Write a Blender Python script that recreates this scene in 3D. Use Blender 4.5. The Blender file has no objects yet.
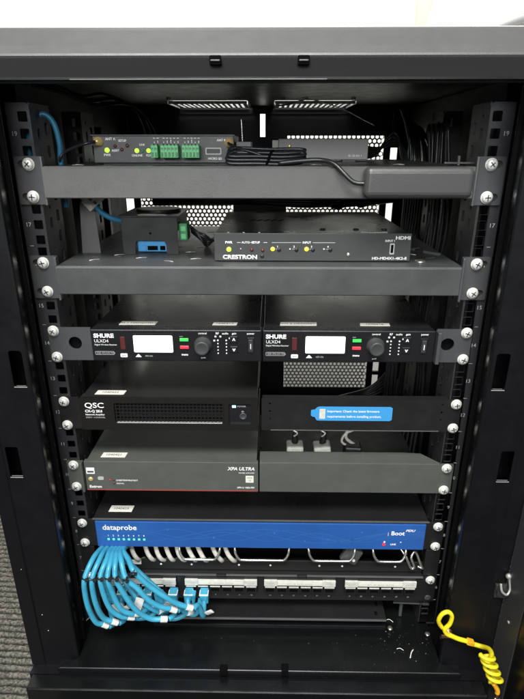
import bpy, bmesh, math, random
from mathutils import Vector, Matrix
random.seed(7)
S = 0.001                                   # everything below is written in millimetres
scene = bpy.context.scene
C = scene.collection

# ------------------------------------------------------------------ camera, light, exposure
cam = bpy.data.cameras.new('camera'); camo = bpy.data.objects.new('camera', cam); C.objects.link(camo)
cam.sensor_fit = 'HORIZONTAL'; cam.sensor_width = 36.0; cam.lens = 36.0 * 527.26 / 524.0
cam.clip_start = 0.01; cam.clip_end = 50
camo.location = (0.01265, -0.56317, 0.03316)
camo.rotation_euler = (math.pi / 2 - 0.36821, 0.0, 0.01617)
scene.camera = camo

world = bpy.data.worlds.new('World'); scene.world = world; world.use_nodes = True
bg = world.node_tree.nodes['Background']
bg.inputs['Color'].default_value = (0.93, 0.96, 1.0, 1); bg.inputs['Strength'].default_value = 0.15

def area(name, loc, target, sx, sy, power, col):
    l = bpy.data.lights.new(name, 'AREA'); l.shape = 'RECTANGLE'; l.size = sx; l.size_y = sy
    l.energy = power; l.color = col
    o = bpy.data.objects.new(name, l); C.objects.link(o); o.location = loc
    o.rotation_euler = (Vector(target) - Vector(loc)).to_track_quat('-Z', 'Y').to_euler()
    return o
area('ceiling_lamp_front', (-0.15, -1.15, 1.55), (0, 0, -0.25), 1.3, 0.55, 70, (0.99, 1.0, 0.985))
area('room_fill_front', (-0.2, -2.3, 0.62), (0, 0, -0.05), 1.6, 0.5, 44, (0.96, 0.985, 1.0))  # added fill, stands for the brightness of the room in front
area('room_fill_right', (1.5, -1.3, -0.35), (0.28, -0.05, -0.2), 0.8, 0.8, 3.0, (1.0, 0.98, 0.95))  # weak fill added low at the right to lift the right post
area('wall_fill_back', (0.22, 0.62, 0.80), (0.12, 1.0, -0.45), 1.3, 0.4, 21, (1.0, 0.985, 0.93))  # unseen lamp added behind the rack, set low to brighten the wall

scene.view_settings.view_transform = 'Standard'; scene.view_settings.look = 'None'
scene.view_settings.exposure = 0.0; scene.view_settings.gamma = 1.0

# ------------------------------------------------------------------ materials
def mat(name, col, rough=0.5, metal=0.0, spec=0.5, bump=0.0, bscale=900.0, cvar=0.0, vscale=60.0,
        rvar=0.0, emit=None, estr=1.0, coat=0.0, stretch=None):
    m = bpy.data.materials.new(name); m.use_nodes = True
    nt = m.node_tree; b = nt.nodes['Principled BSDF']
    b.inputs['Base Color'].default_value = (*col, 1); b.inputs['Roughness'].default_value = rough
    b.inputs['Metallic'].default_value = metal; b.inputs['Specular IOR Level'].default_value = spec
    b.inputs['Coat Weight'].default_value = coat
    tc = nt.nodes.new('ShaderNodeTexCoord'); out = tc.outputs['Object']
    if stretch:
        mp = nt.nodes.new('ShaderNodeMapping'); mp.inputs['Scale'].default_value = stretch
        nt.links.new(out, mp.inputs['Vector']); out = mp.outputs['Vector']
    if bump > 0:
        n = nt.nodes.new('ShaderNodeTexNoise'); n.inputs['Scale'].default_value = bscale
        n.inputs['Detail'].default_value = 3; nt.links.new(out, n.inputs['Vector'])
        bp = nt.nodes.new('ShaderNodeBump'); bp.inputs['Strength'].default_value = bump
        bp.inputs['Distance'].default_value = 0.0004
        nt.links.new(n.outputs['Fac'], bp.inputs['Height']); nt.links.new(bp.outputs['Normal'], b.inputs['Normal'])
    if cvar > 0 or rvar > 0:
        n = nt.nodes.new('ShaderNodeTexNoise'); n.inputs['Scale'].default_value = vscale
        n.inputs['Detail'].default_value = 6; n.inputs['Roughness'].default_value = 0.65
        nt.links.new(out, n.inputs['Vector'])
        if cvar > 0:
            r = nt.nodes.new('ShaderNodeMapRange'); r.inputs['To Min'].default_value = 1 - cvar
            r.inputs['To Max'].default_value = 1 + cvar; r.inputs['From Min'].default_value = .3; r.inputs['From Max'].default_value = .7
            nt.links.new(n.outputs['Fac'], r.inputs['Value'])
            mx = nt.nodes.new('ShaderNodeVectorMath'); mx.operation = 'SCALE'
            mx.inputs[0].default_value = col; nt.links.new(r.outputs['Result'], mx.inputs['Scale'])
            nt.links.new(mx.outputs['Vector'], b.inputs['Base Color'])
        if rvar > 0:
            r = nt.nodes.new('ShaderNodeMapRange'); r.inputs['To Min'].default_value = max(.02, rough - rvar)
            r.inputs['To Max'].default_value = rough + rvar; r.inputs['From Min'].default_value = .3; r.inputs['From Max'].default_value = .7
            nt.links.new(n.outputs['Fac'], r.inputs['Value']); nt.links.new(r.outputs['Result'], b.inputs['Roughness'])
    if emit:
        b.inputs['Emission Color'].default_value = (*emit, 1); b.inputs['Emission Strength'].default_value = estr
    return m

M = {}
M['cab'] = mat('cabinet_powder_black', (.005, .005, .006), .40, spec=.30, bump=.25, bscale=1500, rvar=.08, vscale=40)
M['cabgloss'] = mat('cabinet_gloss_black', (.005, .0052, .0055), .25, spec=.40, bump=.08, bscale=1200, rvar=.07, vscale=30)
M['header'] = mat('header_black', (.085, .085, .082), .42, bump=.3, bscale=1300, rvar=.06)
M['rail'] = mat('rail_black', (.030, .030, .032), .36, bump=.2, rvar=.08, vscale=80)
M['edge'] = mat('bare_sheet_edge', (.38, .37, .35), .35, metal=.4)
M['dark'] = mat('inner_black', (.004, .004, .005), .6, rvar=.1)
M['shelf'] = mat('shelf_grey_black', (.088, .088, .084), .38, bump=.35, bscale=1700, cvar=.10, rvar=.10, vscale=30)
M['shelf2'] = mat('shelf_charcoal', (.060, .061, .061), .38, bump=.35, bscale=1700, cvar=.12, rvar=.10, vscale=26)
M['ear'] = mat('ear_charcoal', (.06, .06, .062), .38, bump=.3, bscale=1500, rvar=.06)
M['brick'] = mat('plastic_brick', (.060, .060, .058), .30, bump=.25, bscale=1500)
M['box'] = mat('device_charcoal', (.046, .046, .046), .40, bump=.3, bscale=1700, rvar=.08, vscale=100)
M['boxtop'] = mat('device_top_black', (.015, .015, .016), .30, bump=.08, bscale=1800, rvar=.07, vscale=18, cvar=.1)
M['brushed'] = mat('brushed_black_top', (.020, .020, .020), .20, spec=.9, bump=.05, bscale=1800, rvar=.06, vscale=14)
M['recv'] = mat('receiver_face', (.012, .012, .013), .26, bump=.08, rvar=.05, vscale=60)
M['amp'] = mat('amplifier_face', (.017, .016, .015), .32, metal=.3, bump=.2, bscale=400, stretch=(.2, 1, 8))
M['blank'] = mat('blank_black', (.013, .013, .013), .36, bump=.2, bscale=1500, rvar=.09, vscale=40)
M['grey'] = mat('device_grey_green', (.082, .086, .076), .42, bump=.3, bscale=1800, cvar=.07, rvar=.08, vscale=30)
M['black'] = mat('black_plastic', (.010, .010, .011), .35)
M['cable'] = mat('black_cable', (.018, .018, .020), .30)
M['hole'] = mat('void_black', (.002, .002, .002), .9, spec=.1)
M['white'] = mat('white_print', (.82, .82, .80), .5)
M['dimprint'] = mat('grey_print', (.42, .42, .41), .5)
M['paper'] = mat('label_paper', (.72, .70, .62), .6, cvar=.05, vscale=400)
M['ink'] = mat('label_ink', (.08, .08, .08), .6)
M['chrome'] = mat('screw_nickel', (.95, .93, .87), .28, metal=.40, bump=.5, bscale=420, rvar=.1, vscale=300)
M['steel'] = mat('bright_steel', (.66, .65, .61), .27, metal=.9, bump=.15, bscale=400)
M['gold'] = mat('gold_plate', (.86, .62, .26), .28, metal=.5)
M['copper'] = mat('copper_lug', (.80, .42, .25), .35, metal=1.0)
M['washer'] = mat('nylon_washer', (.72, .70, .62), .45)
M['green'] = mat('terminal_green', (.14, .55, .22), .4, cvar=.08, vscale=300)
M['greend'] = mat('terminal_green_dark', (.06, .24, .10), .4)
M['blue'] = mat('panel_blue', (.022, .095, .33), .28, cvar=.14, vscale=9, coat=.15)
M['blueline'] = mat('panel_blue_light', (.05, .15, .40), .35)
M['sticker'] = mat('sticker_blue', (.05, .30, .62), .4)
M['cyan'] = mat('cyan_jacket', (.05, .34, .50), .36, bump=.1, bscale=300, cvar=.16, vscale=45, rvar=.1)
M['teal'] = mat('teal_jacket', (.02, .14, .24), .4)
M['sleeve'] = mat('white_sleeve', (.78, .77, .72), .45, cvar=.1, vscale=200)
M['greycab'] = mat('grey_jacket', (.52, .50, .44), .45, cvar=.2, vscale=250)
M['strip'] = mat('label_strip', (.60, .59, .53), .32, cvar=.16, vscale=160)
M['plug'] = mat('plug_grey', (.46, .46, .41), .5, cvar=.2, vscale=200)
M['yellow'] = mat('yellow_sleeve', (.84, .70, .02), .38, cvar=.08, vscale=150)
M['amber'] = mat('amber_crimp', (.85, .42, .02), .35)
M['extg'] = mat('extender_grey', (.26, .25, .245), .45, bump=.3, bscale=1600)
M['foil'] = mat('fan_mesh_foil', (.50, .50, .48), .35, metal=.5, bump=1.0, bscale=180)
M['meshpaint'] = mat('mesh_grey_paint', (.16, .155, .14), .5)
M['red'] = mat('red_print', (.5, .03, .02), .4)
M['redline'] = mat('red_edge_line', (.30, .05, .04), .4)
M['ledg'] = mat('led_green_lit', (.3, .8, .05), .3, emit=(.42, 1.0, .05), estr=1.6)
M['ledy'] = mat('led_yellow_lit', (.8, .7, .05), .3, emit=(1.0, .85, .05), estr=1.5)
M['ledw'] = mat('led_blue_lit', (.5, .8, 1), .3, emit=(.30, .72, 1.0), estr=2.2)
M['btng'] = mat('button_green_lit', (.05, .5, .08), .3, emit=(.02, .55, .07), estr=.5)
M['btnr'] = mat('button_red_lit', (.6, .04, .06), .3, emit=(.7, .03, .06), estr=.5)
M['ledgs'] = mat('led_small_green', (.1, .6, .3), .3, emit=(.12, .8, .35), estr=.8)
M['leddark'] = mat('led_red_off', (.09, .02, .02), .3)
M['lcd'] = mat('lcd_lit', (.9, .9, .9), .3, emit=(1.0, .99, .97), estr=1.25)
M['wall'] = mat('wall_white_paint', (.86, .85, .80), .7, cvar=.02, vscale=3)
M['trim'] = mat('wall_cream_trim', (.55, .56, .26), .6)
M['duct'] = mat('pale_grey_paint', (.62, .62, .61), .6)

# carpet: ribbed loop pile
m = bpy.data.materials.new('carpet_ribbed'); m.use_nodes = True; nt = m.node_tree; b = nt.nodes['Principled BSDF']
b.inputs['Roughness'].default_value = .95; b.inputs['Specular IOR Level'].default_value = .1
tc = nt.nodes.new('ShaderNodeTexCoord')
nz = nt.nodes.new('ShaderNodeTexNoise'); nz.inputs['Scale'].default_value = 330; nz.inputs['Detail'].default_value = 3
nt.links.new(tc.outputs['Object'], nz.inputs['Vector'])
n2 = nt.nodes.new('ShaderNodeTexNoise'); n2.inputs['Scale'].default_value = 12; nt.links.new(tc.outputs['Object'], n2.inputs['Vector'])
cr = nt.nodes.new('ShaderNodeValToRGB'); cr.color_ramp.elements[0].position = .36; cr.color_ramp.elements[1].position = .68
cr.color_ramp.elements[0].color = (.085, .08, .068, 1); cr.color_ramp.elements[1].color = (.30, .28, .235, 1)
nt.links.new(nz.outputs['Fac'], cr.inputs['Fac'])
mxs = nt.nodes.new('ShaderNodeMix'); mxs.data_type = 'RGBA'; mxs.blend_type = 'MULTIPLY'; mxs.inputs[0].default_value = .4
nt.links.new(cr.outputs['Color'], mxs.inputs[6]); nt.links.new(n2.outputs['Fac'], mxs.inputs[7])
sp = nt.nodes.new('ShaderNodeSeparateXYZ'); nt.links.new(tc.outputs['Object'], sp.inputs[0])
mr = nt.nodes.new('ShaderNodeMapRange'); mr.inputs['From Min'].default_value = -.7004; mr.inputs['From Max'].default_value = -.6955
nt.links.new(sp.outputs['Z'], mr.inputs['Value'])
mb2 = nt.nodes.new('ShaderNodeMix'); mb2.data_type = 'RGBA'; mb2.inputs[6].default_value = (.02, .02, .018, 1)  # dark backing in the gaps, which also paints in their shade
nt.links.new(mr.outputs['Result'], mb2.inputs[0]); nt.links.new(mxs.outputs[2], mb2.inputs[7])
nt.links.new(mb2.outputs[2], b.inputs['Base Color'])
bp = nt.nodes.new('ShaderNodeBump'); bp.inputs['Distance'].default_value = .003; bp.inputs['Strength'].default_value = .8
nt.links.new(nz.outputs['Fac'], bp.inputs['Height']); nt.links.new(bp.outputs['Normal'], b.inputs['Normal'])
M['carpet'] = m

# ------------------------------------------------------------------ mesh builder (millimetres)
class MB:
    def __init__(s, *mats):
        s.bm = bmesh.new(); s.mats = [M[k] for k in mats]; s.names = list(mats)
    def mi(s, k):
        if k is None: return 0
        if k not in s.names: s.names.append(k); s.mats.append(M[k])
        return s.names.index(k)
    def merge(s, t, k, smooth=False):
        idx = s.mi(k)
        for f in t.faces: f.material_index = idx; f.smooth = smooth
        me = bpy.data.meshes.new('tmp'); t.to_mesh(me); t.free(); s.bm.from_mesh(me); bpy.data.meshes.remove(me)
    def box(s, x0, x1, y0, y1, z0, z1, k=None, bev=0.0, rot=None, seg=2):
        t = bmesh.new(); bmesh.ops.create_cube(t, size=1)
        for v in t.verts:
            v.co = Vector(((x0 + x1) / 2 + v.co.x * (x1 - x0), (y0 + y1) / 2 + v.co.y * (y1 - y0), (z0 + z1) / 2 + v.co.z * (z1 - z0)))
        if bev > 0:
            bmesh.ops.bevel(t, geom=t.edges[:], offset=bev, segments=seg, profile=.5, affect='EDGES')
        if rot:
            a, ax = rot; c = Vector(((x0 + x1) / 2, (y0 + y1) / 2, (z0 + z1) / 2))
            R = Matrix.Rotation(math.radians(a), 3, ax)
            for v in t.verts: v.co = c + R @ (v.co - c)
        s.merge(t, k); return s
    def prism(s, pts, axis, a0, a1, k=None, bev=0.0):
        """pts = outline (two coords); axis = the extruded one. x: pts=(y,z); y: pts=(x,z); z: pts=(x,y)"""
        t = bmesh.new(); r0 = []; r1 = []
        for p, q in pts:
            f = {'x': lambda a: (a, p, q), 'y': lambda a: (p, a, q), 'z': lambda a: (p, q, a)}[axis]
            r0.append(t.verts.new(f(a0))); r1.append(t.verts.new(f(a1)))
        n = len(pts)
        t.faces.new(r0); t.faces.new(r1[::-1])
        for i in range(n): t.faces.new((r0[i], r1[i], r1[(i + 1) % n], r0[(i + 1) % n]))
        bmesh.ops.recalc_face_normals(t, faces=t.faces[:])
        if bev > 0: bmesh.ops.bevel(t, geom=t.edges[:], offset=bev, segments=4, profile=.5, affect='EDGES')
        s.merge(t, k); return s
    def cyl(s, p0, p1, r0, k=None, r1=None, seg=20, smooth=True, caps=True):
        p0 = Vector(p0); p1 = Vector(p1); d = p1 - p0; r1 = r0 if r1 is None else r1
        t = bmesh.new(); bmesh.ops.create_cone(t, cap_ends=caps, segments=seg, radius1=r0, radius2=r1, depth=d.length)
        q = d.to_track_quat('Z', 'Y').to_matrix(); c = (p0 + p1) / 2
        for v in t.verts: v.co = c + q @ v.co
        s.merge(t, k, False)
        return s
    def lathe(s, base, direction, prof, k=None, seg=20):
        d = Vector(direction).normalized(); q = d.to_track_quat('Z', 'Y').to_matrix(); b0 = Vector(base)
        t = bmesh.new(); rings = []
        for r, h in prof:
            rings.append([t.verts.new(b0 + q @ Vector((r * math.cos(2 * math.pi * i / seg), r * math.sin(2 * math.pi * i / seg), h))) for i in range(seg)])
        for a, b_ in zip(rings, rings[1:]):
            for i in range(seg): t.faces.new((a[i], a[(i + 1) % seg], b_[(i + 1) % seg], b_[i]))
        t.faces.new(rings[-1]); t.faces.new(rings[0][::-1])
        bmesh.ops.recalc_face_normals(t, faces=t.faces[:])
        s.merge(t, k, True); return s
    def tube(s, pts, r, k=None, seg=8, sub=6, flat=1.0, radii=None):
        P = [Vector(p) for p in pts]; path = []; rr = []
        for i in range(len(P) - 1):
            p0 = P[max(i - 1, 0)]; p1 = P[i]; p2 = P[i + 1]; p3 = P[min(i + 2, len(P) - 1)]
            n = sub if len(P) > 2 else 1
            for j in range(n):
                u = j / n
                path.append(.5 * ((2 * p1) + (-p0 + p2) * u + (2 * p0 - 5 * p1 + 4 * p2 - p3) * u * u + (-p0 + 3 * p1 - 3 * p2 + p3) * u ** 3))
        path.append(P[-1])
        t = bmesh.new(); rings = []; up = Vector((0, -1, 0.01)); prev = None
        for i, p in enumerate(path):
            d = (path[min(i + 1, len(path) - 1)] - path[max(i - 1, 0)])
            if d.length < 1e-6: d = Vector((0, 0, 1))
            d.normalize()
            if prev is None:
                a = d.cross(up)
                if a.length < .05: a = d.cross(Vector((1, 0, 0)))
            else: a = prev - d * prev.dot(d)
            a.normalize(); prev = a; b_ = d.cross(a)
            R = r
            rings.append([t.verts.new(p + a * R * math.cos(2 * math.pi * j / seg) + b_ * R * flat * math.sin(2 * math.pi * j / seg)) for j in range(seg)])
        for A, B in zip(rings, rings[1:]):
            for j in range(seg): t.faces.new((A[j], A[(j + 1) % seg], B[(j + 1) % seg], B[j]))
        t.faces.new(rings[0][::-1]); t.faces.new(rings[-1])
        bmesh.ops.recalc_face_normals(t, faces=t.faces[:])
        s.merge(t, k, True); return s
    def plate(s, outer, holes, a0, a1, k=None, axis='y', fmap=None):
        """flat sheet with real holes; outline and holes in (u,v); a0..a1 thickness along axis"""
        cu = bpy.data.curves.new('c', 'CURVE'); cu.dimensions = '2D'; cu.fill_mode = 'BOTH'; cu.extrude = abs(a1 - a0) / 2
        for pl in [outer] + list(holes):
            sp = cu.splines.new('POLY'); sp.points.add(len(pl) - 1)
            for q, p in zip(sp.points, pl): q.co = (p[0], p[1], 0, 1)
            sp.use_cyclic_u = True
        o = bpy.data.objects.new('t', cu); me = bpy.data.meshes.new_from_object(o)
        t = bmesh.new(); t.from_mesh(me); bpy.data.meshes.remove(me); bpy.data.objects.remove(o); bpy.data.curves.remove(cu)
        bmesh.ops.remove_doubles(t, verts=t.verts[:], dist=.01)
        c = (a0 + a1) / 2
        for v in t.verts:
            u, w, h = v.co
            if fmap: v.co = Vector(fmap(u, w, c + h))
            elif axis == 'y': v.co = Vector((u, c + h, w))
            elif axis == 'z': v.co = Vector((u, w, c + h))
            else: v.co = Vector((c + h, u, w))
        bmesh.ops.recalc_face_normals(t, faces=t.faces[:])
        s.merge(t, k); return s
    def text(s, body, x, z, size, y, k='white', align='LEFT', sx=1.0, bold=0.0, shear=0.0, plane='front', ang=0.0):
        cu = bpy.data.curves.new('t', 'FONT'); cu.body = body; cu.size = size; cu.align_x = align; cu.align_y = 'CENTER'
        cu.extrude = .06; cu.offset = bold; cu.shear = shear; cu.resolution_u = 3
        o = bpy.data.objects.new('t', cu); me = bpy.data.meshes.new_from_object(o)
        t = bmesh.new(); t.from_mesh(me); bpy.data.meshes.remove(me); bpy.data.objects.remove(o); bpy.data.curves.remove(cu)
        ca, sa = math.cos(ang), math.sin(ang)
        for v in t.verts:
            u, w, h = v.co; u *= sx; u, w = u * ca - w * sa, u * sa + w * ca
            v.co = Vector((x + u, y - .12 - h, z + w)) if plane == 'front' else Vector((x + u, y + w, z + .12 + h))
        s.merge(t, k); return s
    def build(s, name, parent=None, loc=None, **kw):
        me = bpy.data.meshes.new(name); org = Vector(loc) if loc is not None else (ORG[parent.name] if parent else Vector((0, 0, 0)))
        for v in s.bm.verts: v.co = (v.co - org) * S
        s.bm.to_mesh(me); s.bm.free()
        for m_ in s.mats: me.materials.append(m_)
        o = bpy.data.objects.new(name, me); C.objects.link(o)
        if parent: o.parent = parent
        else: o.location = org * S
        ORG[o.name] = org
        for a, v in kw.items(): o[a] = v
        return o
ORG = {}
class LT(MB):
    """print on a face: every word and mark becomes a part of its own"""
    def __init__(s, *mats): super().__init__(*mats); s.q = []; s.kind = 'printed_mark'
    def merge(s, t, k, smooth=False):
        for f in t.faces: f.smooth = smooth
        s.q.append((t, k or s.names[0], s.kind))
    def text(s, *a, **k):
        s.kind = 'lettering'; MB.text(s, *a, **k); s.kind = 'printed_mark'; return s
    def build(s, name, parent=None, loc=None, **kw):
        for t, k, kind in s.q:
            b = MB(k); b.merge(t, k); b.build(name if name not in ('lettering',) else kind, parent, loc, **kw)
        s.bm.free()
def thing(name, label, cat, loc, group=None):
    o = bpy.data.objects.new(name, None); C.objects.link(o); o.location = Vector(loc) * S
    o.empty_display_size = .02; ORG[o.name] = Vector(loc); o['label'] = label; o['category'] = cat
    if group: o['group'] = group
    return o
def circ(cx, cz, r, n=16, rz=None, a0=0):
    return [(cx + r * math.cos(a0 + 2 * math.pi * i / n), cz + (rz or r) * math.sin(a0 + 2 * math.pi * i / n)) for i in range(n)]
def rect(x0, x1, z0, z1): return [(x0, z0), (x1, z0), (x1, z1), (x0, z1)]
def rrect(x0, x1, z0, z1, r, n=4):
    out = []
    for cx, cz, a in ((x1 - r, z1 - r, 0), (x0 + r, z1 - r, 90), (x0 + r, z0 + r, 180), (x1 - r, z0 + r, 270)):
        for i in range(n + 1):
            t_ = math.radians(a + 90 * i / n); out.append((cx + r * math.cos(t_), cz + r * math.sin(t_)))
    return out
U = 44.45

# ------------------------------------------------------------------ setting
FZ = -700
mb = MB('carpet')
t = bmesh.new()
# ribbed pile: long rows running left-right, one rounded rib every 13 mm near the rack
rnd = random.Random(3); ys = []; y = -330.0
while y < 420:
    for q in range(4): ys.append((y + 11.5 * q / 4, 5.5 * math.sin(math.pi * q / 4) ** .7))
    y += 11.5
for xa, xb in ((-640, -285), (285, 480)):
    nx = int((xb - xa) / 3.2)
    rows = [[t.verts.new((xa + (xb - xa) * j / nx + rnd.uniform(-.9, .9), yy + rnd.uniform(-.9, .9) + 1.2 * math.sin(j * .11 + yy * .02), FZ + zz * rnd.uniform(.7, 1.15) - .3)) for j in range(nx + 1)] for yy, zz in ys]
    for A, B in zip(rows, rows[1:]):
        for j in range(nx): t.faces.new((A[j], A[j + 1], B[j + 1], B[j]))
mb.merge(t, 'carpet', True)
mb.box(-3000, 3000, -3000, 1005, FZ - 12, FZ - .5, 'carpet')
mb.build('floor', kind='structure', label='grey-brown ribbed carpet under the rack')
MB('wall').box(-3000, 3000, 1000, 1060, FZ, 2400).build('wall', kind='structure', label='white wall behind the rack')
t_ = MB('trim').prism([(378, 300), (400, 300), (408, 345), (436, 420), (376, 420)], 'y', 985, 999.0, bev=2)
t_.build('wall_trim', loc=(390, 990, 300), label='pale yellow-green strip on the white wall above the rack', category='wall trim')
mb = MB('duct'); mb.tube([(500, 970, 285), (600, 970, 330), (760, 970, 372), (900, 970, 385)], 22, seg=20, sub=8)
mb.build('ceiling_duct', loc=(650, 940, 350), label='pale grey curved pipe on the wall beyond the top right of the rack', category='pipe')

# ------------------------------------------------------------------ rack cabinet
cab = thing('rack_cabinet', 'black steel equipment rack cabinet with slotted corner posts, holding all the devices', 'rack cabinet', (0, 0, -700))
# header across the top
hp = [(-48, 84.5), (-65, 102.0), (-66, 103.6), (-65.2, 105.4), (-60, 112), (-48, 125), (-45.5, 127.4), (-42, 128.6), (20, 129), (20, 124), (-40, 124), (-48, 112), (-48, 100), (-36, 86)]
mb = MB('header').prism(hp, 'x', -420, 430, 'header')
mb.build('header_panel', cab)
for cx in (-34.5, 39.5):
    MB('hole', 'rail').box(cx - 5.0, cx + 5.0, -66.3, -56, 96.5, 104.0, 'hole', 1.0).box(cx - 4, cx + 4, -67.4, -60, 99, 100.4, 'rail', .4).build('catch_slot', cab)
# roof with two fan openings
fans = ((-152, -26), (18, 146))
MB('cab').box(-300, 300, 495, 499, 88, 101, 'cab').build('roof_lip', cab)
MB('cab').plate(rect(-300, 300, -50, 520), [rect(a, b, 362, 482) for a, b in fans], 100.5, 103.5, 'cab', 'z').build('roof', cab)
MB('cab').box(-262, 262, -62, -30, 86, 88, 'cab').box(-250, 250, -30, -27, 86.2, 100, 'cab').box(-160, 60, -63, -61.8, 85.6, 86.6, 'shelf', .4).build('roof_flange', cab)  # the thin grey strip paints in a soft highlight along the flange
for a, b in fans:
    mb = MB('foil'); n = 13
    hs = []
    for i in range(n):
        for j in range(n):
            hs.append(circ(a + 6 + (b - a - 12) * (i + .5) / n, 368 + 108 * (j + .5) / n, 3.4, 6))
    mb.plate(rect(a + 2, b - 2, 364, 480), hs, 97.5, 98.6, 'foil', 'z')
    for sx in (a - 2, b + 1): mb.box(sx, sx + 1.5, 360, 482, 96, 100, 'foil')
    mb.box(a, b, 358, 360, 95.5, 100, 'foil', .3)
    for i in range(26):
        x = a + 3 + (b - a - 6) * i / 25
        mb.tube([(x, 357.5, 98 + random.uniform(-1, 1)), (x + random.uniform(-3, 3), 356.5, 95.5 + random.uniform(-1.2, 1.2))], .8, 'foil', 5)
    mb.build('fan_vent', cab)
    for x_ in (a + 12, b - 12): MB('steel').cyl((x_, 300, 100), (x_, 300, 97), 3.5, 'steel').build('roof_bolt', cab)
# side walls
for sx in (-1, 1):
    MB('cab').box(min(sx * 294, sx * 297), max(sx * 294, sx * 297), -10, 500, -602, 100).build('side_panel', cab)
# front corner posts: outer strip, wide slotted face, glossy return
for sx in (-1, 1):
    f = lambda P: [(sx * p[0], p[1]) for p in P]
    mb = MB('cab', 'cabgloss')
    mb.prism(f([(303, -30), (303, -61), (301.5, -63), (285, -63), (283.5, -61.5), (283.5, -58), (286, -58), (286, -60), (300.5, -60), (300.5, -30)]), 'z', -612, 86, 'cab')
    zs = (-612, 86)
    holes = [rrect(266.5, 281, -317, -278, 2), rrect(243.5, 257.5, -204, -163.5, 3)]
    holes = [[(sx * p[0], p[1]) for p in h] for h in holes]
    mb.plate([(sx * p[0], p[1]) for p in rect(240, 283.5, -612, 86)], holes, -61.5, -59.8, 'cab', 'y')
    mb.prism(f([(240, -61.5), (238.6, -60.5), (238.4, -56), (247, -12), (249, -12), (241, -56), (240, -59.8)]), 'z', -612, 86, 'cabgloss')
    mb.build('corner_post', cab)
    # return lips round the slots and black backing web
    mb = MB('rail')
    mb.box(*sorted((sx * 243.5, sx * 257.5)), -61.9, -58, -205.2, -204.2, 'edge', .3)
    mb.box(*sorted((sx * 266.5, sx * 281)), -61.9, -58, -318.2, -317.2, 'edge', .3)
    mb.box(*sorted((sx * 239, sx * 299)), -34, -32, -600, 86, 'hole')
    mb.build('post_lip', cab)
# bottom
mb = MB('cabgloss')
mb.prism([(-239, -60), (-262, -76.5), (262, -76.5), (239, -60), (239, 500), (-239, 500)], 'z', -604.5, -600, 'cabgloss', 1.5)
mb.build('floor_panel', cab)
MB('cabgloss').box(-296, 290, -98, -76, -700, -611, 'cabgloss', 2.6, seg=6).box(-300, 300, -76, 500, -700, -612.2, 'cab').build('bottom_sill', cab)
MB('cab').box(-262, 262, -75, -60, -611, -604, 'cab').build('sill_step', cab)
MB('hole', 'rail').box(-50 + 18 * 0, -40, -79, -70, -607, -597, 'hole', 1).build('catch_slot', cab)
MB('hole').box(30, 39, -78.5, -68, -607, -596.5, 'hole', 1).build('catch_slot', cab)
# raised rear part of the floor
MB('cab').box(-150, 178, -9, 300, -601, -597, 'cab', .6).build('floor_riser', cab)
# rails with square holes, U numbers and a side flange
zt = 73; zb = -600
def rail(y0, y1, sx, name, numbers):
    hs = []
    k = -1
    while True:
        c = -k * U
        if c - 20 < zb: break
        for d in (15.875, 0, -15.875):
            if zb + 8 < c + d < zt - 7: hs.append(rrect(min(sx * 227.8, sx * 237.3), max(sx * 227.8, sx * 237.3), c + d - 4.75, c + d + 4.75, .6, 1))
        k += 1
    mb = MB('rail')
    top = [(sx * 249, zb), (sx * 249, zt - 1), (sx * 248, zt), (sx * 228, zt), (sx * 225, zt - 3), (sx * 225, zb)]
    mb.plate(top, hs, y0, y0 + 2.2, 'rail', 'y')
    side = []; z = zt - 12
    while z > zb + 20:
        side.append(circ(y0 + 17, z, 1.9, 8)); side.append(rrect(y0 + 13.5, y0 + 20.5, z - 22, z - 11, 1.5, 2)); z -= U
    s2 = []; z = zt - 20
    while z > zb + 20: s2.append(rrect(y0 + 33, y0 + 41, z - 9, z + 3, 1.5, 2)); z -= 22.2
    mb.plate(rect(y0 + 2.2, y0 + 48, zb, zt), side + s2, sx * 225, sx * 227, 'rail', 'x')
    mb.box(min(sx * 225, sx * 249), max(sx * 225, sx * 249), y0 + 48, y0 + 50, zb, zt, 'rail')
    o = mb.build('rack_rail', cab)
    if numbers:
        mb = LT('dimprint')
        for j in range(-1, 13):
            n_ = 18 - j
            mb.text(str(n_), sx * 243.2, -j * U, 6.2, y0 - .05, 'dimprint', 'CENTER')
            mb.box(sx * 243.2 - 2, sx * 243.2 + 2, y0 - .15, y0 + .3, -j * U - 22.4, -j * U - 22.0, 'dimprint')
        mb.build('unit_number', o)
for sx in (-1, 1): rail(0, 2, sx, 'rack_rail', True)
for sx in (-1, 1): rail(150, 152, sx, 'rack_rail', False)
# upright struts deeper inside
for sx in (-1, 1):
    MB('rail').box(*sorted((sx * 246, sx * 262)), 300, 312, -600, 60, 'rail', 1).build('strut', cab)
    MB('dark').box(*sorted((sx * 262, sx * 293)), 60, 470, -600, 98, 'dark').build('duct_cover', cab)
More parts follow.
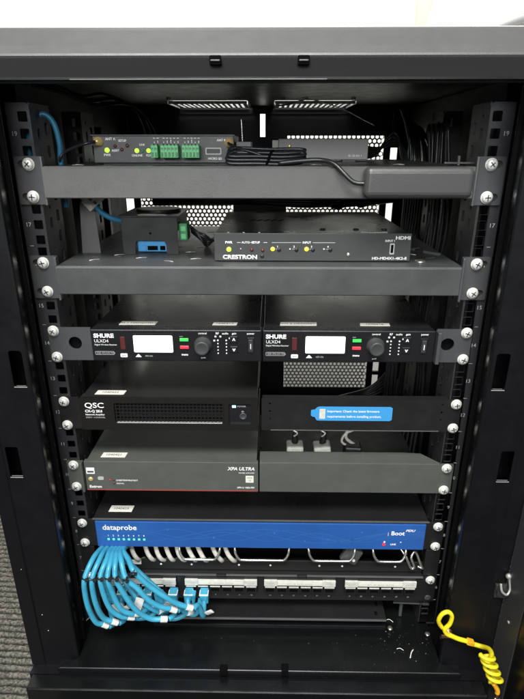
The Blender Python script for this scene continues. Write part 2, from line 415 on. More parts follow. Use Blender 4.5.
# rear doors: two leaves, each a black frame round a perforated field
def perforated(mb, x0, x1, z0, z1, y, k, pitch=8.7, r=3.35):
    """hexagonal cells, each a ring round a real hole"""
    t = bmesh.new(); dz = pitch * .866; row = 0; z = z1 - dz / 2
    R = pitch / math.sqrt(3)
    while z > z0:
        x = x0 + pitch / 2 + (pitch / 2 if row % 2 else 0)
        while x < x1 - pitch * .4:
            o_ = []; i_ = []
            for a in range(6):
                th = math.radians(60 * a + 30)
                o_.append(t.verts.new((x + R * math.cos(th), y, z + R * math.sin(th))))
                i_.append((math.cos(th), math.sin(th)))
            inn = [t.verts.new((x + r * c, y, z + r * s_)) for c, s_ in i_]
            bk = [t.verts.new((x + r * c, y + 1.2, z + r * s_)) for c, s_ in i_]
            for a in range(6):
                b_ = (a + 1) % 6
                t.faces.new((o_[a], o_[b_], inn[b_], inn[a])); t.faces.new((inn[a], inn[b_], bk[b_], bk[a]))
            x += pitch
        z -= dz; row += 1
    bmesh.ops.remove_doubles(t, verts=t.verts[:], dist=.05)
    mb.merge(t, k)
for sx, o_ in ((-1, -18), (1, 0)):
    rr_ = lambda x0, x1: tuple(sorted((sx * x0 + o_, sx * x1 + o_)))
    door = MB('cab').plate(rect(*rr_(1.5 if sx > 0 else -10, 237), -600, 99), [rect(*rr_(43, 224), -466, 51 if sx > 0 else 36)], 500, 504, 'cab', 'y').build('rear_door', cab)
    mb = MB('meshpaint'); perforated(mb, *rr_(41, 226), -468, 53 if sx > 0 else 38, 501.5, 'meshpaint')
    mb.build('mesh_panel', door)
    mb = MB('cab').box(*rr_(250 if sx > 0 else 256, 297), 500, 504, -600, 100, 'cab').box(*rr_(237.2, 256), 500, 504, 30 if sx > 0 else -30, 100, 'cab')
    for z in (-20, -120, -380, -400, -430): mb.box(*rr_(237, 256), 498, 503, z - 4, z + 4, 'cab')
    mb.box(*rr_(237, 256), 500, 504, -600, -480, 'cab')
    mb.build('rear_frame', cab)
MB('cab').box(-9, 2, 497, 505, -600, 49, 'cab').box(-9, 2, 497, 505, 89, 99.5, 'cab').build('rear_closing_strip', cab)
# latch keeper low on the right post, bolts low on both sides
mb = MB('steel', 'rail')
mb.box(288, 303, -67, -62, -482, -462, 'rail', 1.5).tube([(291, -70, -456), (292, -74, -464), (298, -75, -468), (302, -72, -462), (301, -69, -452), (300, -69, -446)], 1.5, 'edge', 8)
mb.lathe((300, -66, -447), (0, -1, 0), [(3.6, 0), (3.6, 2), (2.4, 4), (0.6, 4.6)], 'edge')
mb.cyl((296, -66, -470), (296, -71, -470), 7.5, 'rail')
mb.build('latch_keeper', cab)
def boltm(x, y, z, d, name='hex_bolt', parent=cab, L=12):
    d = Vector(d); MB('steel').lathe((x, y, z), d, [(2.2, 0), (2.2, L * .6), (3.6, L * .6), (3.6, L * .9), (2.2, L), (.5, L + .6)], 'steel', 10).build(name, parent)
boltm(-268, -28, -570, (1, 0, 0), L=19)
boltm(183, -12, -600, (0, 0, 1), L=5); boltm(233, -20, -600, (0, 0, 1), L=4)
for x, y in ((-296, -63), (-281, -63)): pass
MB('steel').lathe((-290, -63, -420 - 30), (0, -1, 0), [(.8, 0), (.6, .5), (.1, .7)], 'edge', 8).lathe((-276, -61.6, -525), (0, -1, 0), [(1.0, 0), (.8, .6), (.1, .8)], 'steel', 8).lathe((-272, -61.6, -552), (0, -1, 0), [(1.0, 0), (.8, .6), (.1, .8)], 'steel', 8).build('rivet', cab)

# open front door at the right
hx, hy = 302.6, -67; ang = math.radians(-77)
def dm(u, w): # u along the door from the hinge, w thickness
    c, s_ = math.cos(ang), math.sin(ang); return (hx + u * c - w * s_, hy + u * s_ + w * c)
dr = thing('cabinet_door', 'black steel front door of the rack standing open at the right edge', 'door', (hx, hy, -700))
pts = [dm(0, 0), dm(0, 3), dm(3, 24), dm(6, 26), dm(560, 26), dm(563, 24), dm(563, 0)]
MB('cabgloss').prism(pts, 'z', -690, 128, 'cabgloss', .8).build('door_leaf', dr)
pts = [dm(-2, -1.6), dm(-2, 0.0), dm(30, 0), dm(30, -1.6)]
MB('rail').prism(pts, 'z', -690, 128, 'rail', .3).build('door_flange', dr)
mb = MB('chrome'); p = dm(14, -2); mb.lathe((p[0], p[1], -505), (-1, -.2, 0), [(2, 0), (1.8, .9), (.4, 1.3)], 'edge'); mb.build('door_screw', dr)

# ------------------------------------------------------------------ screws
def screw(parent, x, z, y=-2, r=5.4, nyl=True):
    mb = MB('chrome')
    if nyl: mb.lathe((x, y, z), (0, -1, 0), [(r + .9, -.5), (r + .9, .8), (r + .2, 1.4), (r * .6, 1.5)], 'washer')
    mb.lathe((x, y - 1.2, z), (0, -1, 0), [(r, 0), (r, 1.0), (r * .93, 2.0), (r * .72, 2.9), (r * .40, 3.4), (r * .1, 3.5)], 'chrome')
    a = random.uniform(0, 90)
    for q in (0, 90):
        mb.box(x - r * .55, x + r * .55, y - 4.85, y - 3.6, z - .55, z + .55, 'ear', rot=(a + q, 'Y'))
    return mb.build('mounting_screw', parent)

def label_sticker(parent, x0, x1, y0, y1, z, body):
    mb = MB('paper'); mb.prism([(x0, y0), (x1, y0), (x1 + 1, y1), (x0 + 1, y1)], 'z', z + .15, z + .45, 'paper')
    mb.text(body, (x0 + x1) / 2, (y0 + y1) / 2, min(6.0, (y1 - y0) * .7), z + .45, 'ink', 'CENTER', plane='top')
    # text() in 'top' plane takes (x, y, z) as (x, y-centre, z): see call below
    return mb.build('label_sticker', parent)
_old_text = MB.text
def _text(s, body, x, z, size, y, k='white', align='LEFT', sx=1.0, bold=0.0, shear=0.0, plane='front', ang=0.0):
    if plane == 'top': return _old_text(s, body, x, y, size, z, k, align, sx, bold, shear, plane, ang)
    return _old_text(s, body, x, z, size, y, k, align, sx, bold, shear, plane, ang)
MB.text = _text

# ------------------------------------------------------------------ shelves
def shelf(label, zc, key, x_holes):
    sh = thing('rack_shelf', label, 'rack shelf', (0, 0, zc))
    hs = []
    for i in range(14):
        for j in range(4):
            x = -195 + i * 30; y = 40 + j * 62
            hs.append([(x + a * math.cos(.5) - b_ * math.sin(.5), y + a * math.sin(.5) + b_ * math.cos(.5)) for a, b_ in circ(0, 0, 7, 10, 2.6)])
    mb = MB(key)
    mb.plate(rect(-214, 214, -10, 292), hs, zc + 12.6, zc + 14.2, key, 'z')
    mb.prism([(-12, zc + 12.2), (-10, zc + 14.25), (-2, zc + 14.25), (-2, zc + 12.7), (-9.8, zc + 12.5), (-9.8, zc - 15.8), (-11, zc - 16.6), (-12, zc - 15.6)], 'x', -216, 214, key)
    mb.build('tray', sh)
    for q in (-216.5, 214.2): MB(key).box(q, q + 2.3, -10, 292, zc - 16, zc + 14, key, .4).build('side_flange', sh)
    for sx in (-1, 1):
        slots = [rrect(*sorted((sx * 229, sx * 244)), zc + d - 3.7, zc + d + 3.7, 3.6, 4) for d in (15.9, -15.9)]
        mb = MB('ear').plate(rrect(*sorted((sx * 217, sx * 247)), zc - 23.5, zc + 23.5, 1.2, 2), slots, -2, 0, 'ear')
        mb.prism([(sx * 214.8, -11), (sx * 217, -11.5), (sx * 220, -2), (sx * 217, 0)], 'z', zc - 23.5, zc + 23.5, 'ear', .5)
        mb.build('ear', sh)
        for d in (15.9, -15.9): screw(sh, sx * 232.55, zc + d)
    return sh
sh1 = shelf('upper grey rack shelf carrying the box with green terminal blocks', 0, 'shelf', [])
ZS2 = -4 - 2 * U - 7.5
sh2 = shelf('lower charcoal rack shelf carrying the video switcher and the bracketed converter', ZS2, 'shelf2', [])
ST1 = 14.2; ST2 = ZS2 + 14.2
MB('steel').lathe((178, 18, ST2), (0, 0, 1), [(6, 0), (6, .8), (4.5, 1.8), (1, 2.2)], 'steel').build('tray_bolt', sh2)
MB('shelf').box(188, 222, 5, 8, 16.5, 18, 'shelf').box(201, 203, 4, 7, 15, 24, 'shelf').build('hook', sh1)
for sh_, pts_ in ((sh2, ((-135, 34, 20), (-100, 16, -25), (-72, 30, 15), (-165, 52, 30), (-84, 70, 10), (-185, 22, 40), (178, 60, -30))), (sh1, ((-190, 20, 10), (60, 30, 10), (150, 40, -20)))):
    zz = ST2 if sh_ is sh2 else ST1
    for x, y, a_ in pts_:
        ca, sa = math.cos(math.radians(a_)), math.sin(math.radians(a_))
        MB('edge').tube([(x - 6 * ca, y - 6 * sa, zz + .1), (x - 1 * sa * 0, y - 1.6, zz + .7), (x + 6 * ca, y + 6 * sa, zz + .1)], .6, 'edge', 6).build('rim_glint', sh_)  # pale tubes that paint in bright glints on slot rims
mb = MB('shelf')
for x, y in ((170, 90), (192, 60)): mb.box(x, x + 22, y, y + 3.5, ST2, ST2 + 3, 'shelf', .5, rot=(-50, 'Z'))
mb.build('tie_bar', sh2)

# ------------------------------------------------------------------ control box on upper shelf
g = thing('control_box', 'charcoal box with green terminal blocks and gold antenna sockets on the upper shelf', 'control box', (-102, 38, ST1))
mb = MB('box').box(-178, -27, 38, 130, 16, 44, 'box', .8)
mb.box(-179, -26, 36.5, 39, 43.0, 44.6, 'boxtop', .3)
mb.build('housing', g)
MB('black').box(-170, -35, 44, 124, ST1, 16, 'black').build('foot', g)
for x, z in ((-171.5, 37.5), (-32, 36)):
    MB('gold').lathe((x, 38, z), (0, -1, 0), [(5.0, 0), (5.0, 1.4), (3.8, 1.6), (3.8, 7), (2.8, 7.2), (2.5, 8)], 'gold', 14).build('antenna_socket', g)
for x, z, k, r in ((-163, 29, 'ledg', 2.6), (-131, 28.5, 'ledg', 2.4), (-118.5, 28.5, 'ledg', 2.3), (-124.8, 28.3, 'greend', 1.6), (-154, 33, 'leddark', 1.8), (-141, 33.5, 'leddark', 2.0), (-147, 29.5, 'leddark', 1.8)):
    MB(k).lathe((x, 38, z), (0, -1, 0), [(r, -.5), (r, .6), (r * .6, 1.2), (.1, 1.4)], k, 12).build('indicator_led', g)
for x0, x1, n in ((-113.5, -106, 2), (-103.5, -84.5, 5), (-81, -62.5, 5)):
    w = (x1 - x0) / n
    mb = MB('green').box(x0, x1, 24, 38, 21.5, 34, 'green', .6)
    for i in range(n):
        cx = x0 + w * (i + .5)
        mb.box(cx - w * .30, cx + w * .30, 23.2, 25, 22.6, 27, 'greend', .2)
        mb.cyl((cx, 24.2, 30.6), (cx, 23.4, 30.6), w * .30, 'greend')
        mb.box(cx - w * .42, cx - w * .34, 23.4, 24.4, 28, 34, 'greend')
        mb.box(cx - w*.25, cx + w*.25, 25, 34, 34, 35, 'greend')
    mb.build('terminal_block', g)
MB('hole', 'dimprint').plate(rrect(-57.5, -40.5, 24.5, 31.5, 1), [rrect(-56.3, -41.7, 25.7, 30.3, .8)], 37.4, 38.2, 'dimprint').box(-56.3, -41.7, 37.5, 37.95, 25.7, 30.3, 'black').build('usb_port', g)
mb = LT('white')
for tx, x, z, s_ in (('ANT A', -164, 40, 3.6), ('PWR', -167, 24, 3.4), ('RESET', -158, 28.4, 3.0), ('SETUP', -150, 38.3, 3.0), ('ONLINE', -137, 23.6, 3.2), ('FDX', -121.5, 23.6, 3.2), ('LINK', -128, 34.3, 2.8), ('ANT B', -45, 38.8, 3.2), ('MICRO SD', -55, 20.4, 3.2)):
    mb.text(tx, x, z, s_, 38, 'white', bold=.06)
for x0, x1, n in ((-113.5, -106, 2), (-103.5, -84.5, 5), (-81, -62.5, 5)):
    for i in range(n):
        cx = x0 + (x1 - x0) * (i + .5) / n; mb.box(cx - .35, cx + .35, 37.7, 38, 36, 37.5 + (i * 7 % 3), 'white'); mb.box(cx - 1.1, cx + 1.1, 37.7, 38, 40.6, 41.2, 'white')
mb.build('lettering', g)
MB('edge').box(-25, -9, 48, 85, 15, 37.5, 'shelf', .6).build('side_bracket', g)
MB('steel').tube([(-19, 62, 37), (-19.5, 62, 50), (-20, 62, 61)], .9, 'steel').build('antenna_rod', g)
# slim box at the back of the upper shelf
e = thing('wall_extender', 'slim charcoal extender box with small lettering at the back right of the upper shelf', 'extender', (78, 150, ST1))
e.name = 'signal_extender'; ORG['signal_extender'] = Vector((78, 150, ST1))
MB('plug').box(22, 135, 150, 230, 17, 41.5, 'extg', .8).build('housing', e)
MB('black').box(104, 120, 152, 170, ST1, 17, 'black').box(30, 46, 152, 170, ST1, 17, 'black').build('foot', e)
LT('white').text('4K-SB-RX 1', 110, 21.5, 3.6, 150, 'white').text('PWR', 34, 26, 3, 150, 'white').build('lettering', e)
MB('gold').lathe((36, 150, 33), (0, -1, 0), [(2, 0), (2, 1), (1, 1.4)], 'gold').build('indicator_led', e)
MB('plug').box(14, 22, 158, 180, 23, 40, 'plug', .6).build('side_connector', e)
# power brick on front of the upper shelf + coiled cable
MB('brick').box(103, 208, -33, -12.3, -14.5, 14.5, 'brick', 6.0, seg=4).build('power_brick', loc=(155, -22, 0), label='long dark grey power brick fixed along the front edge of the upper shelf', category='power brick')
mb = MB('cable')
for i in range(7):
    a = random.uniform(-2, 2); zz = 17 + (i % 4) * 3.4; yy = 6 - 5 * (i // 4)
    mb.tube([(-26 + a, yy, zz + 4), (-31 + a, yy - 2, zz + 1.5), (-26, yy - 4, zz - 0.3), (0, yy - 3, zz - .3), (22 + a, yy - 2, zz - 1), (40 + a, yy, zz), (46 + a, yy + 4, zz + 2.0), (38, yy + 6, zz + 3), (12, yy + 4, zz + 2.8), (-14, yy + 2, zz + 4), (-26 + a, yy, zz + 4)], 1.7, 'cable')
mb.tube([(-32, 28, 36), (-30, 14, 35), (-20, 4, 31), (-5, 0, 27), (10, 0, 22)], 1.5, 'cable')
mb.tube([(20, -3, 17), (45, -6, 19.5), (62, -8, 20), (74, -14, 17), (84, -20, 8), (94, -23, 0), (105, -24, -1)], 2.3, 'cable')
mb.tube([(8, -2, 16), (10, -6, 20), (12, -2, 26), (15, 6, 28), (16, 8, 20)], 1.3, 'hole')
mb.build('coiled_cable', loc=(10, 0, 16), label='coil of thin black cable bundled on the upper shelf beside the gold socket', category='cable')
MB('cable').tube([(-172, 27, 37.5), (-180, 22, 35.5), (-193, 26, 32), (-206, 30, 27), (-212, 30, 21), (-213, 34, 15.5)], 1.6, 'cable').build('antenna_cable', loc=(-190, 30, 30), label='thin black lead from the left gold antenna socket of the control box', category='cable')
MB('teal').tube([(-242, 25, 20), (-240, 25, 40), (-233, 25, 55), (-223, 27, 64), (-214, 30, 56), (-211, 32, 36), (-213, 34, 16), (-214, 36, -30)], 3.0, 'teal').build('network_cable', loc=(-225, 25, 40), label='dark teal cable arching beside the top of the left rack rail', category='cable')
MB('steel').tube([(58, 300, 99), (84, 300, 95), (120, 300, 84), (150, 300, 70), (168, 300, 62)], .7, 'steel').build('thin_wire', loc=(110, 300, 85), label='thin bare wire hanging from the roof to the right of the fan vents', category='wire')
MB('greycab').tube([(66, 300, 99), (55, 330, 97), (40, 345, 94), (20, 350, 92)], 1.2, 'greycab').build('fan_lead', loc=(45, 330, 96), label='pale lead hanging under the right fan vent', category='wire')

# ------------------------------------------------------------------ converter in bracket on lower shelf
cv = thing('signal_converter', 'black bracketed converter with a blue connector and green terminal on the lower shelf', 'converter', (-128, 60, ST2))
zt2 = -43.5; zb2 = ST2 + .1
mb = MB('box')
mb.plate([(-161, zb2), (-147, zb2), (-147, -76), (-145, -70.5), (-112, -70.5), (-110, -76), (-110, zb2), (-96, zb2), (-96, zt2), (-161, zt2)], [], 58, 60, 'blank')
mb.cyl((-128, 57.9, -62), (-128, 59, -62), 1.4, 'hole')
mb.box(-161, -159, 60, 135, zb2 + 2, zt2, 'boxtop', .4).box(-98, -96, 60, 135, -60, zt2, 'boxtop', .4)
mb.box(-164, -93, 55.5, 138, zt2, zt2 + 1.8, 'boxtop', .5)
mb.build('bracket', cv)
MB('black').prism([(p[0], p[1]) for p in circ(-126, 106, 27, 28, 24)], 'z', zt2 + 1.5, zt2 + 5, 'black', .8).build('cap', cv)
MB('blue').box(-146, -110, 66, 120, -85, -72, 'sticker', 1).box(-144, -136, 65, 67, -84, -77, 'sticker').box(-134, -122, 65.4, 66.5, -83, -78, 'hole').box(-119, -113, 65.4, 66.5, -83, -78, 'hole').build('connector', cv)
MB('green').box(-96, -86, 68, 90, -72, -52, 'greend', 1).box(-94, -87.5, 67, 69, -70, -64, 'green', .6).box(-94, -87.5, 67, 69, -61, -55, 'green', .6).build('terminal_block', cv)
mb = MB('paper'); mb.prism([(-142, 62), (-108, 62), (-112, 70), (-122, 69), (-124, 76), (-140, 74)], 'z', zt2 + 1.7, zt2 + 2.1, 'paper'); mb.build('label_sticker', cv)
mb = MB('cable')
for i in range(6):
    mb.tube([(-86, 92 + i * 3, -58 - i * 2), (-78 + i, 96, -66 - i * 2), (-68, 94 + 3 * i, -70 - i * 3), (-60 + i, 104, -78 + i), (-48, 110 + i * 4, -74 - i)], 1.6, 'cable')
mb.build('cable_bunch', loc=(-70, 100, -70), label='loose black wires between the bracketed converter and the video switcher', category='cable')
cc = thing('network_cable', 'teal cable with a pale grey plug hanging under the left end of the upper shelf', 'cable', (-190, 60, -30))
MB('teal').tube([(-190, 58, -28), (-184, 60, -38), (-172, 64, -46), (-160, 72, -50), (-150, 84, -52)], 3.4, 'teal').build('jacket', cc)
MB('plug').box(-202, -180, 54, 64, -32, -17, 'plug', 1.2, rot=(-42, 'Y')).box(-194, -191, 53.6, 55, -25, -21, 'ink', rot=(-42, 'Y')).box(-189, -186, 53.6, 55, -29, -25, 'ink', rot=(-42, 'Y')).build('plug', cc)
mb = MB('shelf').prism([(-213, -92), (-190, -92), (-192, -38), (-201, -27), (-209, -27)], 'y', 64, 66, 'shelf', .5)
mb.build('cable_guide', cab)
# black cables crossing behind
mb = MB('cable')
for i in range(7):
    z0 = -26 - i * 3.2
    mb.tube([(-170, 270 + i * 3, z0 - 6), (-100, 262, z0 - 2), (-20, 268 + i, z0 - 9 + i), (60, 262, z0 - 3 - (i % 3) * 3), (120, 270, z0 - 12 + i), (200, 280, z0)], 3.6, 'cable')
mb.build('rear_cable_bundle', loc=(0, 270, -35), label='bundle of black cables crossing behind the lower shelf under the upper shelf', category='cable')
mb = MB('cable')
for i in range(9):
    x = 207 + i * 3.8
    mb.tube([(x - 12, 250 + i * 6, 82 - i * 3), (x - 2, 245 + i * 5, 55), (x + random.uniform(-5, 5), 240, 15), (x + 4, 246, -60), (x + random.uniform(-6, 6), 250, -200), (x, 255, -420)], 2.6, 'cable')
mb.build('rear_cable_drop', loc=(205, 250, 0), label='vertical drop of black cables at the rear right of the rack', category='cable')
mb = MB('cable')
for i, (dx, dz, r_) in enumerate(((0, 0, 2.0), (7, -5, 1.6), (-8, 5, 1.8))):
    mb.tube([(-236 + dx, 40, 92 + dz * .3), (-214 + dx, 60, 90 + dz), (-190 + dx, 80, 80 + dz), (-168 + dx * 1.5, 110, 84 + dz), (-150 + dx, 150, 70 + dz), (-142 + dx, 180, 34), (-150 + dx, 200, 15)], r_, 'cable')
mb.build('roof_cables', loc=(-180, 90, 80), label='loose black cables arching under the roof at the upper left', category='cable')
mb = MB('cable')
for i in range(4):
    mb.tube([(132, 215, 34 - i * 5), (160, 225 + 4 * i, 30 - i * 3), (186, 235, 36 + i * 5), (206, 245, 22 - i * 9), (214, 250, -30)], 2.2, 'cable')
mb.build('extender_cables', loc=(160, 225, 30), label='black cables leaving the right end of the slim extender box', category='cable')
mb = MB('cable')
for i in range(5):
    mb.tube([(40 + 22 * i, 285, -30 - (i % 2) * 6), (70 + 18 * i, 262, -47 - 3 * (i % 3)), (100 + 14 * i, 258, -50 + 4 * (i % 2)), (140 + 10 * i, 275, -36), (196, 285, -30 - 4 * i)], 1.9, 'cable')
mb.build('sagging_cables', loc=(110, 265, -45), label='thin black cables sagging behind the video switcher', category='cable')
mb = MB('cable')
for i in range(6):
    a_ = i * .9
    mb.tube([(222 + 3 * math.sin(a_), 120 + i * 14, 60), (230 + 5 * math.cos(a_), 118 + i * 13, -60), (221 + 4 * math.sin(a_ + 1), 124 + i * 12, -180), (231, 122 + i * 13, -300), (223 + 4 * math.cos(a_), 120 + i * 12, -420), (228, 120, -560)], 2.2, 'cable')
mb.build('side_cable_run', loc=(226, 140, -200), label='black cables running down inside the right wall of the rack', category='cable')
mb = MB('cable')
for i in range(5):
    mb.tube([(60 + i * 18, 300, -392 - i), (130, 294 - i * 4, -390 + i * 2), (190, 290, -384 + i * 4), (222, 285, -362 + i * 8), (238, 280, -330 + i * 6), (226, 276, -300)], 3.0, 'cable')
mb.build('looped_cables', loc=(190, 290, -370), label='black cables looping behind the blank panel below the right receiver', category='cable')

# ------------------------------------------------------------------ video switcher
v = thing('video_switcher', 'charcoal video switcher with green and amber indicators on the lower shelf', 'video switcher', (58, 15, ST2))
mb = MB('box')
mb.box(-49, 165.5, 15, 17, -85, -55, 'box', .5)
mb.box(-48.5, 165, 17, 225, -85, -56, 'boxtop', .6)
mb.build('housing', v)
MB('black').box(-40, -20, 20, 40, ST2, -85, 'black').box(135, 155, 20, 40, ST2, -85, 'black').box(-40, -20, 190, 210, ST2, -85, 'black').box(135, 155, 190, 210, ST2, -85, 'black').build('foot', v)
mb = LT('white')
for x in (-34, -17, 0): mb.cyl((x, 26, -56), (x, 26, -55.5), 1.3, 'white')
for i in range(5):
    mb.box(-12 + i * 9, -9 + i * 9, 120, 136, -55.95, -55.6, 'hole', rot=(-25, 'Z'))
mb.build('top_marking', v)
for x in (72, 110, 142): MB('hole').lathe((x, 50, -56), (0, 0, 1), [(3.4, 0), (3, 1.2), (1, 1.6)], 'black').build('top_screw', v)
label_sticker(v, 112, 141, 25, 33, -56, '1040421')
for x, z, k, r in ((-33, -72.5, 'ledg', 2.7), (15, -72, 'ledy', 2.3), (52, -72, 'ledy', 2.4), (-20, -72, 'dimprint', .9), (-8, -73, 'leddark', 2.0), (4, -73.5, 'leddark', 2.0), (34, -72, 'white', .9), (71, -72, 'white', .9), (98, -78, 'steel', 2.3)):
    MB(k).lathe((x, 15, z), (0, -1, 0), [(r, -.5), (r, .5), (r * .6, 1), (.1, 1.2)], k, 12).build('indicator_led' if x < 90 else 'face_screw', v)
for x in (22, 41, 59, 78, 2): MB('hole').lathe((x if x > 10 else 3.5, 15, -73 if x > 10 else -80), (0, -1, 0), [(2.2, -.5), (2.2, .4), (1.8, .6), (.2, .7)], 'black', 12).build('push_button', v)
mb = LT('white')
mb.text('CRESTRON', -40, -81, 6.0, 15, 'white', sx=1.25, bold=.22)
mb.text('PWR', -37, -65, 3.6, 15, 'white', bold=.12).text('AUTO', -19, -65, 3.2, 15, 'white', bold=.05).text('SETUP', -8, -65, 3.2, 15, 'white', bold=.1)
mb.box(-24, -20, 14.7, 15, -65.2, -64.8).box(-9.5, -6, 14.7, 15, -65.2, -64.8).box(-13, -9.2, 14.7, 15, -65.2, -64.8, 'dimprint').box(5, 9, 14.7, 15, -65.2, -64.8)
mb.box(14, 46, 14.7, 15, -65.3, -64.7, 'dimprint').text('INPUT', 47.5, -65, 3.2, 15, 'white', bold=.08).box(58.5, 83, 14.7, 15, -65.3, -64.7, 'dimprint')
for i, x in enumerate((18, 36, 55, 73)): mb.text(str(i + 1), x + 1.5, -69.5, 3.2, 15, 'white', bold=.05).box(x, x + 5, 14.7, 15, -72.2, -71.8, 'dimprint')
mb.text('HDMI', 164.3, -59.8, 5.0, 15, 'white', 'RIGHT', sx=1.3, bold=.2).text('INPUT 1', 137, -63.0, 3.0, 15, 'white', bold=.1)
mb.text('HD-MD4X1-4K2-E', 162, -82, 3.9, 15, 'white', 'RIGHT', sx=1.25, bold=.1)
mb.build('lettering', v)
MB('dimprint').plate(rrect(142.5, 147.5, -77.5, -65.5, .8), [rrect(143.6, 146.4, -76, -67, .6)], 14.2, 15.2, 'dimprint').box(143.6, 146.4, 14.5, 15.0, -76, -67, 'hole').build('hdmi_port', v)

# ------------------------------------------------------------------ wireless receivers
def ear_plate(parent, sx, z0, z1, xin, key='blank', hole=None, xout=243):
    hs = [circ(hole[0], hole[1], 7.6, 24)] if hole else []
    mb = MB(key).plate(rect(*sorted((sx * xin, sx * xout)), z0, z1), hs, -2.6, -.2, key)
    if hole:
        mb.box(hole[0] - 12, hole[0] + 12, 4, 6, hole[1] - 12, hole[1] + 12, 'hole')
    mb.build('ear', parent)
def receiver(x0, label, sx, stick):
    r = thing('wireless_receiver', label, 'wireless receiver', (x0 + 96, 0, -196), 'half-width wireless microphone receivers')
    zt_, zb_ = -158.5, -196.5; x1 = x0 + 192.5
    mb = MB('recv').box(x0, x1, -7, 6, zb_, zt_, 'recv', 1.1)
    mb.plate(rect(x0 + 1.5, x1 - 1.5, zb_ + 1.5, zt_ - 1.5), [], -7.3, -6.9, 'recv')
    mb.build('front_panel', r)
    MB('boxtop').box(x0 + 1, x1 - 1, 6, 270, zb_ + .5, zt_ - .8, 'boxtop', .8).build('housing', r)
    MB('steel').box(x0 + 3, x1 - 3, 14, 268, zb_ - .6, zb_ + .2, 'steel').build('reflector_plate', r)  # added reflector, meant to brighten the amplifier top below
    yf = -7.35
    MB('black').plate(rrect(x0 + 46, x0 + 94.5, -187.5, -163, 1.5), [rrect(x0 + 48, x0 + 92.5, -185.5, -165, 1.5)], yf - .6, yf, 'black').build('display_bezel', r)
    MB('lcd').box(x0 + 48, x0 + 92.5, yf - .25, yf + .2, -185.5, -165, 'lcd', .2).build('display', r)
    for z, k in ((-170, 'btng'), (-179, 'btnr')):
        MB(k).box(x0 + 100.5, x0 + 110.5, yf - 1.2, yf + .3, z - 1.9, z + 1.9, k, .6).build('lit_button', r)
    kx, kz = x0 + 126.5, -176.5
    MB('black').lathe((kx, yf, kz), (0, -1, 0), [(10.2, 0), (10.2, 1.2), (8.6, 2), (8.1, 11), (7.4, 12), (6.0, 11.6), (.3, 11.4)], 'box', 36).build('control_knob', r)
    MB('black').box(x0 + 176.5, x0 + 184.5, yf - .6, yf + .2, -186, -167, 'black', .5).box(x0 + 178, x0 + 183, yf - 1.8, yf + .2, -184, -169, 'box', .5, rot=(7, 'X')).box(x0 + 180.1, x0 + 180.9, yf - 2.6, yf - 1.6, -180, -174, 'white').build('power_switch', r)
    for z in (-169.5, -181.5):
        MB('black').box(x0 + 157, x0 + 166, yf - .7, yf + .2, z - 4, z + 4, 'black', .8).text('\u25b2' if False else '^', x0 + 161.5, z - (1 if z > -175 else -1), 7, yf - .7, 'white', 'CENTER', bold=.25, ang=0 if z > -175 else math.pi).build('gain_button', r)
    MB('leddark').box(x0 + 33, x0 + 38.5, yf - .3, yf + .2, -182, -167, 'leddark', .3).build('sensor_window', r)
    mb = LT('dimprint')
    for i in range(5):
        for x in (143.5, 153): mb.cyl((x0 + x, yf - .3, -170.5 - 3.9 * i), (x0 + x, yf + .2, -170.5 - 3.9 * i), .8 if i else 1.0, 'white', seg=8)
    for x, z in ((141, -166), (146.5, -166), (139.5, -170.8), (157, -168.0)): mb.box(x0 + x - 1, x0 + x + 1, yf - .3, yf + .2, z - .9, z + .9, 'white')
    mb.build('level_led', r)
    mb = LT('white')
    mb.text('SHURE', x0 + 3.5, -166.0, 6.6, yf, 'white', sx=1.15, bold=.28).text('ULXD4', x0 + 3.5, -172.2, 5.2, yf, 'white').text('Digital Wireless Receiver', x0 + 3.5, -176.6, 2.5, yf, 'white')
    mb.text('G50 470-534 MHz', x0 + 5, -186.6, 2.8, yf, 'dimprint')
    mb.plate(rrect(x0 + 3.5, x0 + 25, -188.7, -184.5, .8), [rrect(x0 + 3.9, x0 + 24.6, -188.3, -184.9, .7)], yf - .2, yf, 'dimprint')
    mb.plate(rrect(x0 + 32, x0 + 40, -191.5, -187, 1), [], yf - .5, yf, 'white').text('sync', x0 + 36, -189.3, 2.8, yf - .5, 'ink', 'CENTER')
    mb.prism([(x0 + 49, -191.3), (x0 + 56, -191.3), (x0 + 52.5, -187)], 'y', yf - .3, yf, 'white')
    mb.text('AES-256', x0 + 60, -190, 2.6, yf, 'dimprint')
    mb.text('control', x0 + 126.5, -162.4, 3.2, yf, 'white', 'CENTER', bold=.03).text('push', x0 + 126.5, -191.6, 2.8, yf, 'white', 'CENTER')
    mb.text('scan', x0 + 100.5, -166, 2.2, yf, 'dimprint').text('menu', x0 + 105.5, -188, 3.4, yf, 'white', 'CENTER', bold=.12)
    mb.text('RF', x0 + 143, -162.4, 3.4, yf, 'white', 'CENTER', bold=.08).text('audio', x0 + 152, -162.4, 3.2, yf, 'white', 'CENTER', bold=.05).text('gain', x0 + 162, -162.4, 3.2, yf, 'white', 'CENTER', bold=.05).text('power', x0 + 180.5, -162.4, 3.2, yf, 'white', 'CENTER', bold=.05)
    mb.build('lettering', r)
    zc = -177.8
    if sx < 0:
        ear_plate(r, -1, -197.5, -158, 190.5, 'ear', (-209.5, -176.5), 239)
    else:
        ear_plate(r, 1, -197.5, -158, 200, 'ear', (213, -176), 239)
        MB('ear').box(198.6, 203, -12, -.5, -197, -159, 'ear', 1).build('ear_bend', r)
    for d in (15.9, -15.9): screw(r, sx * 232.55, zc + d, -2.6)
    for a, b_, c, d, s_ in stick: label_sticker(r, a, b_, c, d, zt_ - .8, s_)
    return r
rx1 = receiver(-189.5, 'left wireless receiver, the one with its drilled ear at the left rail', -1, [(-162, -120, 12, 24, 'CH 1 HANDHELD'), (-54, -26, 12, 22, '1040417')])
